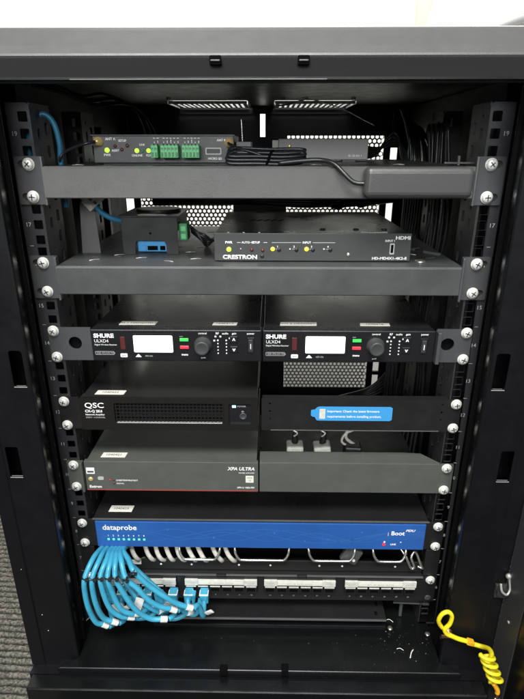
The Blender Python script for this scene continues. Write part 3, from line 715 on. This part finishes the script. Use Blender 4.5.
rx2 = receiver(4.5, 'right wireless receiver, the one with its drilled ear at the right rail', 1, [(24, 66, 12, 24, 'CH 2 HEADSET'), (116, 150, 12, 22, '1040418')])

# ------------------------------------------------------------------ amplifier + blank panel
a = thing('power_amplifier', 'black half-width amplifier with a wide dark grille, above the grey amplifier', 'amplifier', (-105, 0, -287))
zt_, zb_ = -245.5, -287.5
mb = MB('amp').plate(rrect(-214, -1, zb_, zt_, .8), [rrect(-173, -42, zb_ + 10, zt_ - 6, 2.5), rrect(-36, -9, zb_ + 9, zt_ - 6, 2.5)], -5, 0, 'amp')
mb.box(-213, -2, 6, 8, zb_ + 1, zt_ - 1, 'black')
mb.build('front_panel', a)
MB('brushed').box(-212, -2, 8, 260, zb_ + 1, zt_ - .6, 'brushed', .8).box(-213, -1.5, 0, 9, zt_ - 1.4, zt_ - .2, 'brushed', .3).build('housing', a)
mb = MB('black')
for i in range(30): mb.box(-172 + i * 4.42, -170.6 + i * 4.42, -3.2, -1.5, zb_ + 10, zt_ - 6, 'recv')
for j in range(6): mb.box(-173, -42, -3.0, -1.4, zb_ + 12.6 + j * 4.6, zb_ + 13.9 + j * 4.6, 'recv')
mb.build('grille', a)
MB('shelf').box(-171, -44, -5.3, -1, zb_ + 9.3, zb_ + 10.1, 'edge', .3).build('grille_edge', a)
MB('recv').box(-36.5, -8.5, -2.5, 0, zb_ + 8.8, zt_ - 5.8, 'recv').build('power_inset', a)
MB('ledw').box(-32, -27.5, -3.2, -2.5, -257.5, -254.5, 'ledw', .3).build('indicator_led', a)
MB('box').lathe((-19, -2.5, -269), (0, -1, 0), [(4.5, 0), (4.5, .6), (3.6, 1.2), (3.2, .8), (.2, .8)], 'box').build('power_button', a)
mb = LT('white').text('QSC', -208, -255, 9.5, -5, 'white', sx=1.25, bold=.12).text('CX-Q 2K4', -208, -262.5, 4.6, -5, 'white', bold=.15).text('Network Amplifier', -208, -267, 3.0, -5, 'white', bold=.04)
mb.text('2000W  4 CHANNEL', -208, -270.8, 2.6, -5, 'dimprint').text('POWER', -26, -256, 3.0, -2.5, 'dimprint').text('ID', -21, -263, 3.0, -2.5, 'dimprint').build('lettering', a)
ear_plate(a, -1, zb_, zt_, 215, 'blank', None, 240)
for d in (15.9, -15.9): screw(a, -232.55, -266.7 + d, -2.6)
label_sticker(a, -198, -163, 6, 17, zt_ - .2, '1040422')
bp_ = thing('blank_panel', 'flat black blanking panel with a blue bottle-shaped sticker, right of the black amplifier', 'blanking panel', (115, 0, -287))
hs = [circ(x, z, 1.5, 10) for x in (13, 217) for z in (-252, -262, -272)]
MB('blank').plate(rect(3, 239, zb_, zt_), hs, -3, -.6, 'blank').box(4, 224, -.6, 8, zt_ - 2.4, zt_, 'blank', .4).box(4, 224, -.6, 6, zb_, zb_ + 1.6, 'blank', .4).build('panel_face', bp_)
MB('shelf').box(14, 216, -3.6, -2.8, zb_ - .1, zb_ + .9, 'shelf', .2).build('panel_edge', bp_)
for d in (15.9, -15.9): screw(bp_, 232.55, -266.7 + d, -3)
st = MB('sticker'); st.prism([(62, -260), (62, -267), (64.5, -268.5), (66.5, -268.5), (69, -273), (72, -273.6), (156, -273.6), (158.5, -272), (158.5, -256.5), (156, -255), (72, -255), (69, -256), (66.5, -259), (64.5, -259)], 'y', -3.5, -3.05, 'sticker')
st.text('Important: Check the latest firmware', 81, -261, 4.1, -3.5, 'white', bold=.05).text('requirements before installing product.', 81, -268, 4.1, -3.5, 'white', bold=.05)
st.box(72, 79, -3.7, -3.5, -271, -258, 'strip')
st.build('warning_sticker', bp_)

# ------------------------------------------------------------------ grey amplifier + its rack tray
t_ = thing('half_rack_amplifier', 'grey-green half-width amplifier with a thin red line along its lower edge', 'amplifier', (-110, 0, -377))
zt_, zb_ = -333.8, -376.6
MB('grey').box(-219.5, -1.2, -3, 3, zb_, zt_, 'grey', .5).build('front_panel', t_)
MB('grey').box(-217, -3, 3, 215, zb_ + 1, zt_ - .6, 'grey', .8).build('housing', t_)
MB('redline').box(-219, -1.8, -3.4, -2.9, zb_ + .3, zb_ + 1.5, 'redline').build('red_line', t_)
mb = LT('white').plate(rrect(-217.5, -207, -352, -343, .4), [rect(-216.3, -208.2, -350.6, -347.6)], -3.3, -3, 'white').text('N', -212.3, -345.5, 3.5, -3, 'ink', 'CENTER')
mb.text('Extron', -216, -371.2, 5.2, -3, 'white', sx=1.1, bold=.14)
mb.text('XPA ULTRA', -6, -343, 6.4, -3, 'white', 'RIGHT', sx=1.0, bold=.16, shear=.25).text('POWER AMPLIFIER', -6, -349, 2.4, -3, 'white', 'RIGHT')
mb.plate(rrect(-17, -7, -363, -353, .5), [], -3.3, -3, 'paper').text('VCX', -12, -356, 3.2, -3.3, 'ink', 'CENTER').text('100', -12, -360, 2.6, -3.3, 'ink', 'CENTER')
mb.text('XPA U 1002-70V', -6, -370.8, 3.1, -3, 'white', 'RIGHT', bold=.08)
mb.text('OVERTEMP/PROTECT', -181, -361.6, 2.9, -3, 'white', bold=.04).text('SIGNAL', -181, -366.2, 2.9, -3, 'white')
mb.plate(rrect(-204, -196.5, -361, -356, 1.6), [], -3.3, -3, 'dimprint').build('lettering', t_)
for x, k, r_ in ((-214.2, 'gold', 3.0),): MB(k).lathe((x + 1, -3, -360), (0, -1, 0), [(3.2, -.5), (3.2, .6), (2, 1.2), (.3, 1.4)], k).build('emblem', t_)
for x, z, k in ((-189, -361, 'red'), (-184, -361, 'leddark'), (-184, -366, 'leddark')): MB(k).lathe((x, -3, z), (0, -1, 0), [(1.2, -.5), (1.2, .4), (.2, .8)], k, 10).build('indicator_led', t_)
label_sticker(t_, -201, -170, 7, 18, zt_ - .6, '1040421')
tr = thing('rack_tray', 'grey-green rack tray with a plain right half, beside the grey amplifier', 'rack tray', (60, 0, -377))
MB('grey').box(.6, 226, -3, -1, zb_, zt_, 'grey', .4).prism([(.6, -1), (226, -1), (206, 22), (182, 24), (.6, 24)], 'z', zt_ - 1.4, zt_ - .1, 'grey', .3).build('blank_face', tr)
MB('dark').box(2, 214, 24, 200, zb_ + 1, zb_ + 3, 'dark').build('tray', tr)
for sx in (-1, 1):
    slots = []
    MB('grey').plate(rrect(*sorted((sx * 222, sx * 241)), zb_, zt_, 1, 2), slots, -2.6, -.6, 'grey').build('ear', tr)
    for d in (15.9, -15.9): screw(tr, sx * 232.55, -355.4 + d, -2.6)
MB('grey').box(-223.5, -220.5, -8, 0, zb_, zt_, 'grey', .6).build('ear_bend', tr)
# power plugs standing behind the tray face
for i, (x, lean, lab) in enumerate(((46, 0, 'grey plug with a twisted silver neck standing behind the tray, the leftmost of three'), (82, -6, 'grey plug with a leaning silver neck behind the tray, the middle of three'), (121, 3, 'dark plug with a looping grey lead behind the tray, the rightmost of three'))):
    p = thing('power_plug', lab, 'plug', (x, 34, -345), 'plugs behind the grey tray')
    MB('plug').box(x - 11, x + 11, 26, 46, -352, -329, 'plug' if i < 2 else 'black', 2.5, rot=(lean, 'Y')).build('plug_body', p)
    mb = MB('cable')
    if i < 2:
        mb.lathe((x + lean * .1, 38, -332), (-lean * .03, 0, 1), [(4.5, 0), (4, 4), (4.8, 5), (3.6, 9), (4.2, 10), (3, 14), (3.6, 15), (2.6, 19), (1.8, 22)], 'black', 12)
        mb.tube([(x - 2, 35, -318), (x + 3, 35, -313), (x - 3, 36, -309), (x + 2, 36, -306)], 1.6, 'steel')
    else:
        mb.tube([(x + 4, 38, -332), (x - 8, 38, -322), (x - 6, 40, -312), (x + 12, 44, -308), (x + 40, 50, -310), (x + 66, 56, -316), (x + 84, 64, -322)], 2.2, 'plug')
        mb.tube([(x - 4, 34, -332), (x - 14, 36, -326), (x - 10, 38, -316), (x + 4, 42, -311), (x + 30, 50, -309)], 1.6, 'greycab')
    mb.build('lead', p)

# ------------------------------------------------------------------ blue power distribution unit
p = thing('power_distribution_unit', 'full-width power distribution unit with a glossy blue lettered front', 'power unit', (0, 0, -466))
zt_, zb_ = -422.6, -465.4
MB('blank').box(-241, 241, -2.6, -.2, zb_, zt_, 'blank', .3).build('ear', p)
MB('boxtop').box(-219, 221, 0, 290, zb_ + .5, zt_ - .3, 'boxtop', .8).build('housing', p)
MB('steel').box(-219, 221, -3.3, -.4, zt_ - .35, zt_ + .55, 'shelf', .25).build('top_edge', p)
mb = MB('blue').box(-215, 216.5, -5.2, -2.6, zb_ + .8, zt_ - 1.6, 'blue', .7)
mb.build('front_panel', p)
mb = MB('blueline')
for A, ph, per, z0 in ((9, 0, 150, -444), (8, 1.3, 190, -442), (10, 2.6, 230, -445), (7, 4.0, 120, -446)):
    for i in range(90):
        xa = -214 + 430 * i / 90; xb = -214 + 430 * (i + 1) / 90
        za = z0 + A * math.sin(2 * math.pi * xa / per + ph); zb3 = z0 + A * math.sin(2 * math.pi * xb / per + ph)
        tt = bmesh.new()
        vs = [tt.verts.new(c) for c in ((xa, -5.26, za - .22), (xb, -5.26, zb3 - .22), (xb, -5.26, zb3 + .22), (xa, -5.26, za + .22))]
        tt.faces.new(vs); mb.merge(tt, 'blueline')
for x, z in ((-120, -436), (-60, -448), (20, -440), (90, -449), (134, -437), (60, -452)): mb.cyl((x, -5.2, z), (x, -5.32, z), 1.3, 'blueline', seg=10)
mb.build('panel_pattern', p)
mb = LT('white').text('dataprobe', -206, -433.6, 11.2, -5.2, 'white', sx=.98, bold=.16)
for i in range(8): mb.text(str(i + 1), -199.5 + i * 6.75, -446.6, 3.3, -5.2, 'white', 'CENTER', bold=.08)
mb.text('Boot', 172, -438.2, 8.8, -5.2, 'white', bold=.22).text('i', 167.5, -439.5, 8.6, -5.2, 'dimprint', bold=.2).text('PDU', 190.5, -433.6, 4.6, -5.2, 'white', sx=1.3, bold=.14, shear=.3)
mb.text('LINK', 172.5, -456, 3.4, -5.2, 'white', bold=.14).cyl((164.5, -5.2, -452), (164.5, -5.5, -452), 1.3, 'white').text('o', 185, -452, 3.4, -5.2, 'white', bold=.1)
mb.build('lettering', p)
for i in range(8): MB('ledgs').box(-201 + i * 6.75, -198 + i * 6.75, -5.6, -5.0, -454, -451, 'ledgs', .3).build('outlet_led', p)
MB('red').cyl((164, -5, -456), (164, -5.8, -456), 2.2, 'btnr').build('status_led', p)
for sx in (-1, 1):
    for d in (15.9, -15.9): screw(p, sx * 232.55, -444.3 + d, -2.6)
label_sticker(p, -202, -171, 13, 26, zt_ - .3, '1040423')

# ------------------------------------------------------------------ cable manager with silver rings
c = thing('cable_manager', 'black cable management bar with bright steel rings under the blue unit', 'cable manager', (0, 0, -512))
MB('blank').box(-216, 217, 4, 6, -511, -492, 'blank', .4).box(-216, 217, 5, 60, -511.5, -509.5, 'blank').box(-241, 241, -1.8, -.1, -511, -468, 'blank').build('bar', c) if False else None
MB('blank').box(-222, 222, 4, 6, -510.5, -494, 'blank', .4).box(-222, 222, 6, 80, -511, -509, 'blank').build('bar', c)
for sx in (-1, 1): MB('blank').box(*sorted((sx * 222, sx * 241)), -2, 6, -510.5, -467.5, 'blank', .4).build('ear', c)
for x0, x1 in ((-108, -53), (-33, 40), (66, 128), (152, 196)):
    MB('steel').tube([(x0 - 1, 14, -462), (x0, 2, -470), (x0 + 1.5, -2, -478), (x0 + 6, -4, -484.5), (x0 + 12, -4, -486), ((x0 + x1) / 2, -4, -486), (x1 - 12, -4, -486), (x1 - 6, -4, -484.5), (x1 - 1.5, -2, -478), (x1, 2, -470), (x1 + 1, 14, -462)], 1.7, 'steel', 10).build('steel_ring', c)
mb = MB('white')
for x in (-135, -93, -28, 15, 82, 113, 185): mb.lathe((x, 4, -502), (0, -1, 0), [(1.5, -.3), (1.5, .5), (.2, .9)], 'white', 10)
mb.build('rivet', c)
MB('ear').box(112, 136, 0, 8, -494, -470, 'ear', 2, rot=(25, 'Y')).cyl((127, -1, -488), (127, 1, -488), 2.0, 'white').build('ring_bracket', c)
MB('steel').tube([(188, 8, -470), (196, 0, -480), (204, -4, -496), (208, -4, -494), (204, 0, -482), (210, 4, -476), (217, -2, -492), (220, -2, -498), (214, 0, -497)], 1.7, 'steel').build('wire_hook', c)
MB('sleeve').box(-197, -162, 2.8, 4, -502, -495, 'white', .3).build('label_sticker', c)

# ------------------------------------------------------------------ patch panel
pp = thing('patch_panel', 'black 24-port patch panel with four pale label strips above its ports', 'patch panel', (0, 0, -556))
zt_, zb_ = -511.5, -555.4
MB('blank').plate(rect(-241, 241, zb_, zt_), [circ(sx * 232.55, -533 + d, 3.2, 12) for sx in (-1, 1) for d in (15.9, -15.9)], -2.6, -.4, 'blank').box(-222, 222, -.4, 60, zt_ - 2, zt_ - .2, 'blank', .3).box(-222, 222, -5.5, -2.6, zt_ - 1.4, zt_ + .1, 'shelf', .4).build('panel_face', pp)  # the grey strip along the top paints in its edge highlight
for x in (-52, 58): MB('hole').box(x - 7, x + 7, -6.5, -2, zt_ - 4.5, zt_ + .8, 'black', 1.2).build('clip', pp)
groups = ((-212, -114), (-102, -3), (6.5, 104), (116.5, 213.5))
for gi, (x0, x1) in enumerate(groups):
    m_ = MB('black').box(x0 - 1, x1 + 1, -4, -2.6, -541.5, -513, 'black', .8).build('port_module', pp)
    mb = MB('strip').box(x0, x1, -7, -4, -527.5, -519, 'strip', .8).box(x0, x0 + 18, -7.6, -4.2, -528.0, -518.0, 'strip', .7).box(x1 - 18, x1, -7.6, -4.2, -528.0, -518.0, 'strip', .7)
    mb.box(x0 + 19, x1 - 19, -7.35, -6.9, -525.6, -521.2, 'paper').text('0' + str(gi * 6 + 1) + ' - ' + str(gi * 6 + 6) + '  DATA  PATCH', (x0 + x1) / 2, -523.3, 3.4, -7.35, 'dimprint', 'CENTER')
    mb.text('CAT6A', x0 + 9, -522.8, 3.4, -7.6, 'dimprint', 'CENTER').text('CAT6A', x1 - 9, -522.8, 3.4, -7.6, 'dimprint', 'CENTER')
    mb.build('label_strip', m_)
    w = (x1 - x0) / 6
    for i in range(6):
        cx = x0 + w * (i + .5)
        mb = MB('black').plate(rrect(cx - w * .47, cx + w * .47, -541.5, -529, .8), [rect(cx - 5.6, cx + 5.6, -540, -533.5)], -6.5, -4, 'black')
        mb.box(cx - 5.6, cx + 5.6, -4.6, -4.05, -540, -533.5, 'hole')
        mb.box(cx - w * .42, cx + w * .42, -7, -4.4, -531.2, -529.0, 'strip', .3)
        mb.build('port', m_)
mb = LT('dimprint')
for gi, (x0, x1) in enumerate(groups):
    w = (x1 - x0) / 6
    for i in range(6): mb.text(str(gi * 6 + i + 1), x0 + w * (i + .5), -548.6, 3.0, -2.6, 'dimprint', 'CENTER')
mb.build('port_number', pp)
for sx in (-1, 1):
    screw(pp, sx * 232.55, -533.4 + 15.9, -2.6)
MB('steel').lathe((232.55, -2.6, -549.3), (0, -1, 0), [(4.6, 0), (4.4, .8), (2.4, 1.0), (.3, .2)], 'ear', 14).build('mounting_screw', pp)

# ------------------------------------------------------------------ grey cables behind
for i, (xa, xb) in enumerate(((-157, -146), (-143, -133), (-128, -119), (-115, -104), (-98, -88), (-84, -74), (-66, -52), (-49, -36), (-176, -166))):
    MB('greycab').tube([(xa - 3, 18, -460), (xa + random.uniform(-1, 2), 7, -470), ((xa + xb) / 2, 2, -482), (xb, 1.0, -491), (xb + 2 + random.uniform(-1, 2), 9, -500), (xb + 3, 22, -509)], 3.2, 'greycab', 10, flat=.7).build('grey_cable', loc=(xa, 20, -485), label='pale grey cord running down behind the steel rings, below the blue unit', category='cable', group='pale grey cords behind the steel rings')

# ------------------------------------------------------------------ cyan network cables
R_ = 3.45
paths = [
 [(-212,-32,-445),(-215,-46,-453),(-219,-50,-474),(-222,-52,-498),(-220,-52,-525),(-214,-50,-548),(-206,-47,-556)],
 [(-205,-32,-445),(-206,-46,-453),(-209,-50,-474),(-210,-52,-498),(-208,-52,-525),(-202,-50,-544),(-193,-47,-551)],
 [(-198,-32,-445),(-197,-46,-453),(-200,-50,-473),(-197,-52,-498),(-190,-52,-524),(-179,-50,-539),(-171,-47,-543)],
 [(-193,-32,-445),(-191,-46,-453),(-190,-50,-473),(-186,-52,-497),(-178,-52,-522),(-168,-50,-534),(-162,-47,-537)],
 [(-188,-32,-445),(-185,-46,-453),(-181,-50,-473),(-172,-52,-497),(-158,-52,-526),(-142,-50,-543),(-128,-47,-546)],
 [(-184,-32,-447),(-178,-46,-461),(-168,-50,-475),(-154,-52,-490),(-140,-52,-507),(-126,-50,-520),(-114,-47,-528)],
 [(-181,-32,-448),(-168,-46,-452),(-157,-50,-463),(-142,-52,-480),(-123,-52,-500),(-105,-50,-516),(-93,-47,-524)],
]
ends = [(-204, -552), (-187, -551), (-167, -552), (-152, -549), (-117, -550), (-96, -547), (-75, -556)]
words = ('outermost left', 'second from the left', 'third from the left', 'fourth from the left', 'fifth from the left', 'sixth from the left', 'uppermost right')
for i, (P, (ex, ez)) in enumerate(zip(paths, ends)):
    th = thing('network_cable', 'cyan network cable fanning down under the blue unit, %s of the bunch' % words[i], 'cable', P[0], 'cyan network cables of the fan')
    start = [(P[0][0] + 6, 14, -438), (P[0][0] + 3, -12, -436)]
    start = [(P[0][0] + 4, 12, -470), (P[0][0] + 2, -12, -468), (P[0][0] + 1, -30, -462)]
    # comes out from under the blue unit, fans forward and down
    Q = [(P[0][0] + 6, 10, -472), (P[0][0] + 1, -10, -466), (P[1][0] + 2, -34, -461)] + P[2:]
    Q = [tuple(c + random.uniform(-.9, .9) for c in q) if 2 < j < len(Q) - 1 else q for j, q in enumerate(Q)]
    MB('cyan').tube(Q, R_, 'cyan', 12, 8).build('jacket', th)
    a_, b_ = Vector(P[-2]), Vector(P[-1]); d = (b_ - a_).normalized()
    MB('sleeve').tube([b_ - d * 1, b_ + d * 3, b_ + d * 8], 4.1, 'sleeve', 12).build('sleeve', th)
    tip = b_ + d * 10
    jx = ex
    MB('cyan').tube([tip, tip + d * 6 + Vector((0, 6, 1)), (tip.x * .4 + jx * .6 + 4, -32, min(ez, tip.z) + 0), (jx, -22, ez + 8), (jx, -16, -540)], 3.6, 'cyan', 10, 6).build('jacket_tail', th)
    MB('cyan').box(jx - 6, jx + 6, -20, -6.7, -556 + 8, -531.5, 'cyan', 1.6).box(jx - 4.5, jx + 4.5, -21.2, -19.6, -541, -533, 'cyan', .6).box(jx - 6.2, jx + 6.2, -20.4, -10.9, -534, -531.8, 'sleeve', .5).build('boot', th)
    MB('sleeve').tube([(jx + 4, -30, ez + 2), (jx + 9, -34, ez + 9), (jx + 13, -36, ez + 13)], 4.0, 'sleeve', 8, flat=.35).build('flag_label', th)
for i, (jx, lab) in enumerate(((-136, 'short cyan patch lead plugged in between the fan cables, left one'), (-93, 'short cyan patch lead leaning left, second plug of the second port group'), (-58, 'short cyan patch lead at the right end of the cyan bunch'))):
    if i == 2: continue
    th = thing('network_cable', lab, 'cable', (jx, -15, -545))
    MB('cyan').box(jx - 6, jx + 6, -20, -10.8, -556, -531.5, 'cyan', 1.6, rot=(6 if i else -4, 'Y')).build('boot', th)
    MB('cyan').tube([(jx, -16, -550), (jx - 6, -24, -560), (jx - 20, -30, -563), (jx - 40, -30, -562)], 3.6, 'cyan', 10).build('jacket', th)
for i, (P, lab) in enumerate((([(-206, -10, -470), (-204, -26, -500), (-190, -34, -535), (-178, -30, -548), (-176, -16, -540)], 'cyan network cable tucked behind the left part of the fan, bending up early'), ([(-196, -10, -470), (-182, -24, -495), (-160, -36, -522), (-134, -36, -545), (-124, -28, -552), (-128, -16, -540)], 'cyan network cable tucked behind the middle of the fan'), ([(-190, -8, -470), (-160, -22, -490), (-120, -34, -524), (-96, -34, -548), (-84, -28, -555), (-80, -16, -542)], 'cyan network cable tucked behind the right part of the fan'))):
    th = thing('network_cable', lab, 'cable', P[0], 'cyan network cables of the fan')
    MB('cyan').tube(P, R_, 'cyan', 12, 8).build('jacket', th)
    MB('sleeve').tube([P[-3], tuple((Vector(P[-3]) * .4 + Vector(P[-2]) * .6))], 4.2, 'sleeve', 12).build('sleeve', th)
    q = Vector(P[2]); MB('sleeve').box(q.x - 3, q.x + 8, q.y - 5.5, q.y - 4.9, q.z - 14, q.z + 6, 'sleeve', rot=((-30, 18, 40)[i], 'Y')).build('flag_label', th)
# black cable ties
mb = MB('cable')
for P in paths:
    a_ = Vector(P[2]); d = (Vector(P[3]) - Vector(P[1])).normalized()
    mb.tube([a_ - d * 1.2, a_ + d * 1.2], 4.05, 'cable', 14)
    mb.box(a_.x + 2, a_.x + 6, a_.y - 7, a_.y - 3, a_.z - 1.2, a_.z + 1.6, 'cable', .5)
pr = [Vector(P[2]) + Vector((0, -4.6, 0)) for P in paths]
mb.tube([tuple(q) for q in pr], .6, 'cable', 6)
mb.build('cable_tie', loc=(-200, -45, -478), label='chain of black cable ties holding the cyan cables in a row', category='cable tie')
mb = MB('cable')
for i in range(9):
    mb.tube([(-212 + i * 4.2, -14 + (i % 2) * 3, -467), (-208 + i * 4.2, -20, -470 + (i % 3)), (-203 + i * 4.0, -16, -468)], 1.3, 'black' if i % 3 else 'copper', 6)
mb.build('cable_tie', loc=(-190, -14, -468), label='knot of dark ties and wire ends at the top of the cyan cables', category='cable tie')

# ------------------------------------------------------------------ flat black unit lying on the cabinet floor
b1 = thing('flat_drawer', 'flat black drawer lying on the cabinet floor below the patch panel', 'drawer', (5, 0, -600))
MB('boxtop').box(-170, 177, -11, 250, -584, -581, 'boxtop', .7).box(-168, 175, 4, 248, -597, -584, 'black', .5).build('drawer_box', b1)
MB('shelf').box(-170, 177, -12.4, -11, -584.4, -581.2, 'shelf', .6).build('front_edge', b1)
MB('cab').box(-172, 152, 0, 3, -596.5, -584.6, 'cab', .5).build('front_face', b1)
for a_, b_ in ((162, -4), (165, 12)): MB('hole').box(a_, a_ + 4, b_, b_ + 6, -581.3, -580.7, 'hole', .1).build('slot', b1)
MB('chrome').lathe((4, 0, -590), (0, -1, 0), [(2, -.5), (2, .6), (.4, 1.2)], 'ear').build('face_screw', b1)
mb = MB('shelf2').prism([(188, 4), (238, 2), (232, 30), (196, 26)], 'z', -568, -566, 'ear', .5).box(200, 204, 10, 14, -598, -568, 'ear')
mb.build('support_bracket', cab)

# ------------------------------------------------------------------ wire clippings and crumbs on the floor panel
for i, (x, y, a0, L, lab) in enumerate(((204, -50, 60, 14, 'larger curled white wire clipping on the cabinet floor at the right'), (190, -44, -15, 9, 'thin straight wire clipping left of the curled one on the cabinet floor'), (186, 2, -30, 9, 'short pale clipping beside the bolt on the cabinet floor'), (-244, -2, 30, 8, 'tiny pale clipping in the left corner of the cabinet floor'))):
    ca, sa = math.cos(math.radians(a0)), math.sin(math.radians(a0))
    MB('sleeve').tube([(x - ca * L / 2, y - sa * L / 2, -598.6), (x, y + 1.6, -597.6), (x + ca * L / 2, y + sa * L / 2, -598.2)], .7 if i == 0 else .38, 'sleeve', 6).build('wire_clipping', loc=(x, y, -600), label=lab, category='wire clipping')
mb = MB('dimprint')
for i in range(60):
    x = random.gauss(195, 26) if i < 48 else random.uniform(-235, 235); y = random.gauss(-34, 16)
    if y < -70: continue
    if abs(x) > 238: continue
    q = random.choice((.08, .1, .12, .16, .28)); mb.box(x - q * random.uniform(1, 3), x + q, y - q, y + q, -600, -600 + q, 'plug', rot=(random.uniform(0, 90), 'Z'))
mb.build('dust_crumbs', kind='stuff', label='pale dust and crumbs scattered over the cabinet floor', category='dust')

# ------------------------------------------------------------------ yellow ground cable
y_ = thing('ground_cable', 'bright yellow coiled grounding cable from the right post towards the open door', 'ground cable', (240, -64, -540))
MB('yellow').tube([(236, -66, -536), (229, -68, -528), (224, -70, -516), (227, -71, -504), (234, -71, -501), (239, -71, -508), (238, -71, -520), (233, -71, -530), (237, -71, -538), (246, -71, -542)], 2.7, 'yellow', 10, 8).build('loop', y_)
MB('yellow').tube([(240, -71, -539), (251, -71, -545), (262, -72, -548), (272, -73, -552), (280, -76, -552), (284, -86, -544), (282, -98, -539), (273, -109, -536), (264.4, -104, -531)], 2.9, 'yellow', 12, 8).build('sleeve', y_)
coil = []
for i in range(4 * 10 + 1):
    a_ = 2 * math.pi * i / 10; f_ = i / 40
    coil.append((271.9 + f_ * 20.1 - 7.5 * math.cos(a_), -104 - 6.5 * math.sin(a_), -530.6 - f_ * 48.5 + 2.0 * math.sin(a_)))
MB('yellow').tube(coil, 2.3, 'yellow', 10, 3).build('coil', y_)
MB('amber').tube([(288.1, -104, -579.0), (294.5, -104, -590.4), (295.5, -104, -596.4)], 3.0, 'amber', 12).build('crimp', y_)
MB('amber').box(262, 271, -76.5, -69, -551.5, -545.5, 'amber', 1, rot=(20, 'Y')).build('splice', y_)
MB('copper').tube([(295.5, -104, -594.4), (296.5, -104, -604.4)], 2.4, 'copper').lathe((296.5, -104, -608.4), (0, -1, 0), [(4.5, 0), (4.5, 1), (2, 1.2)], 'steel').build('lug', y_)
MB('copper').lathe((240, -64, -541), (0, -1, 0), [(5.5, 0), (5.5, 1.5), (3.4, 1.6), (3.4, 6), (1, 6.4)], 'copper', 12).box(233, 245, -66, -64, -551, -546, 'copper', .6).build('ring_terminal', y_)
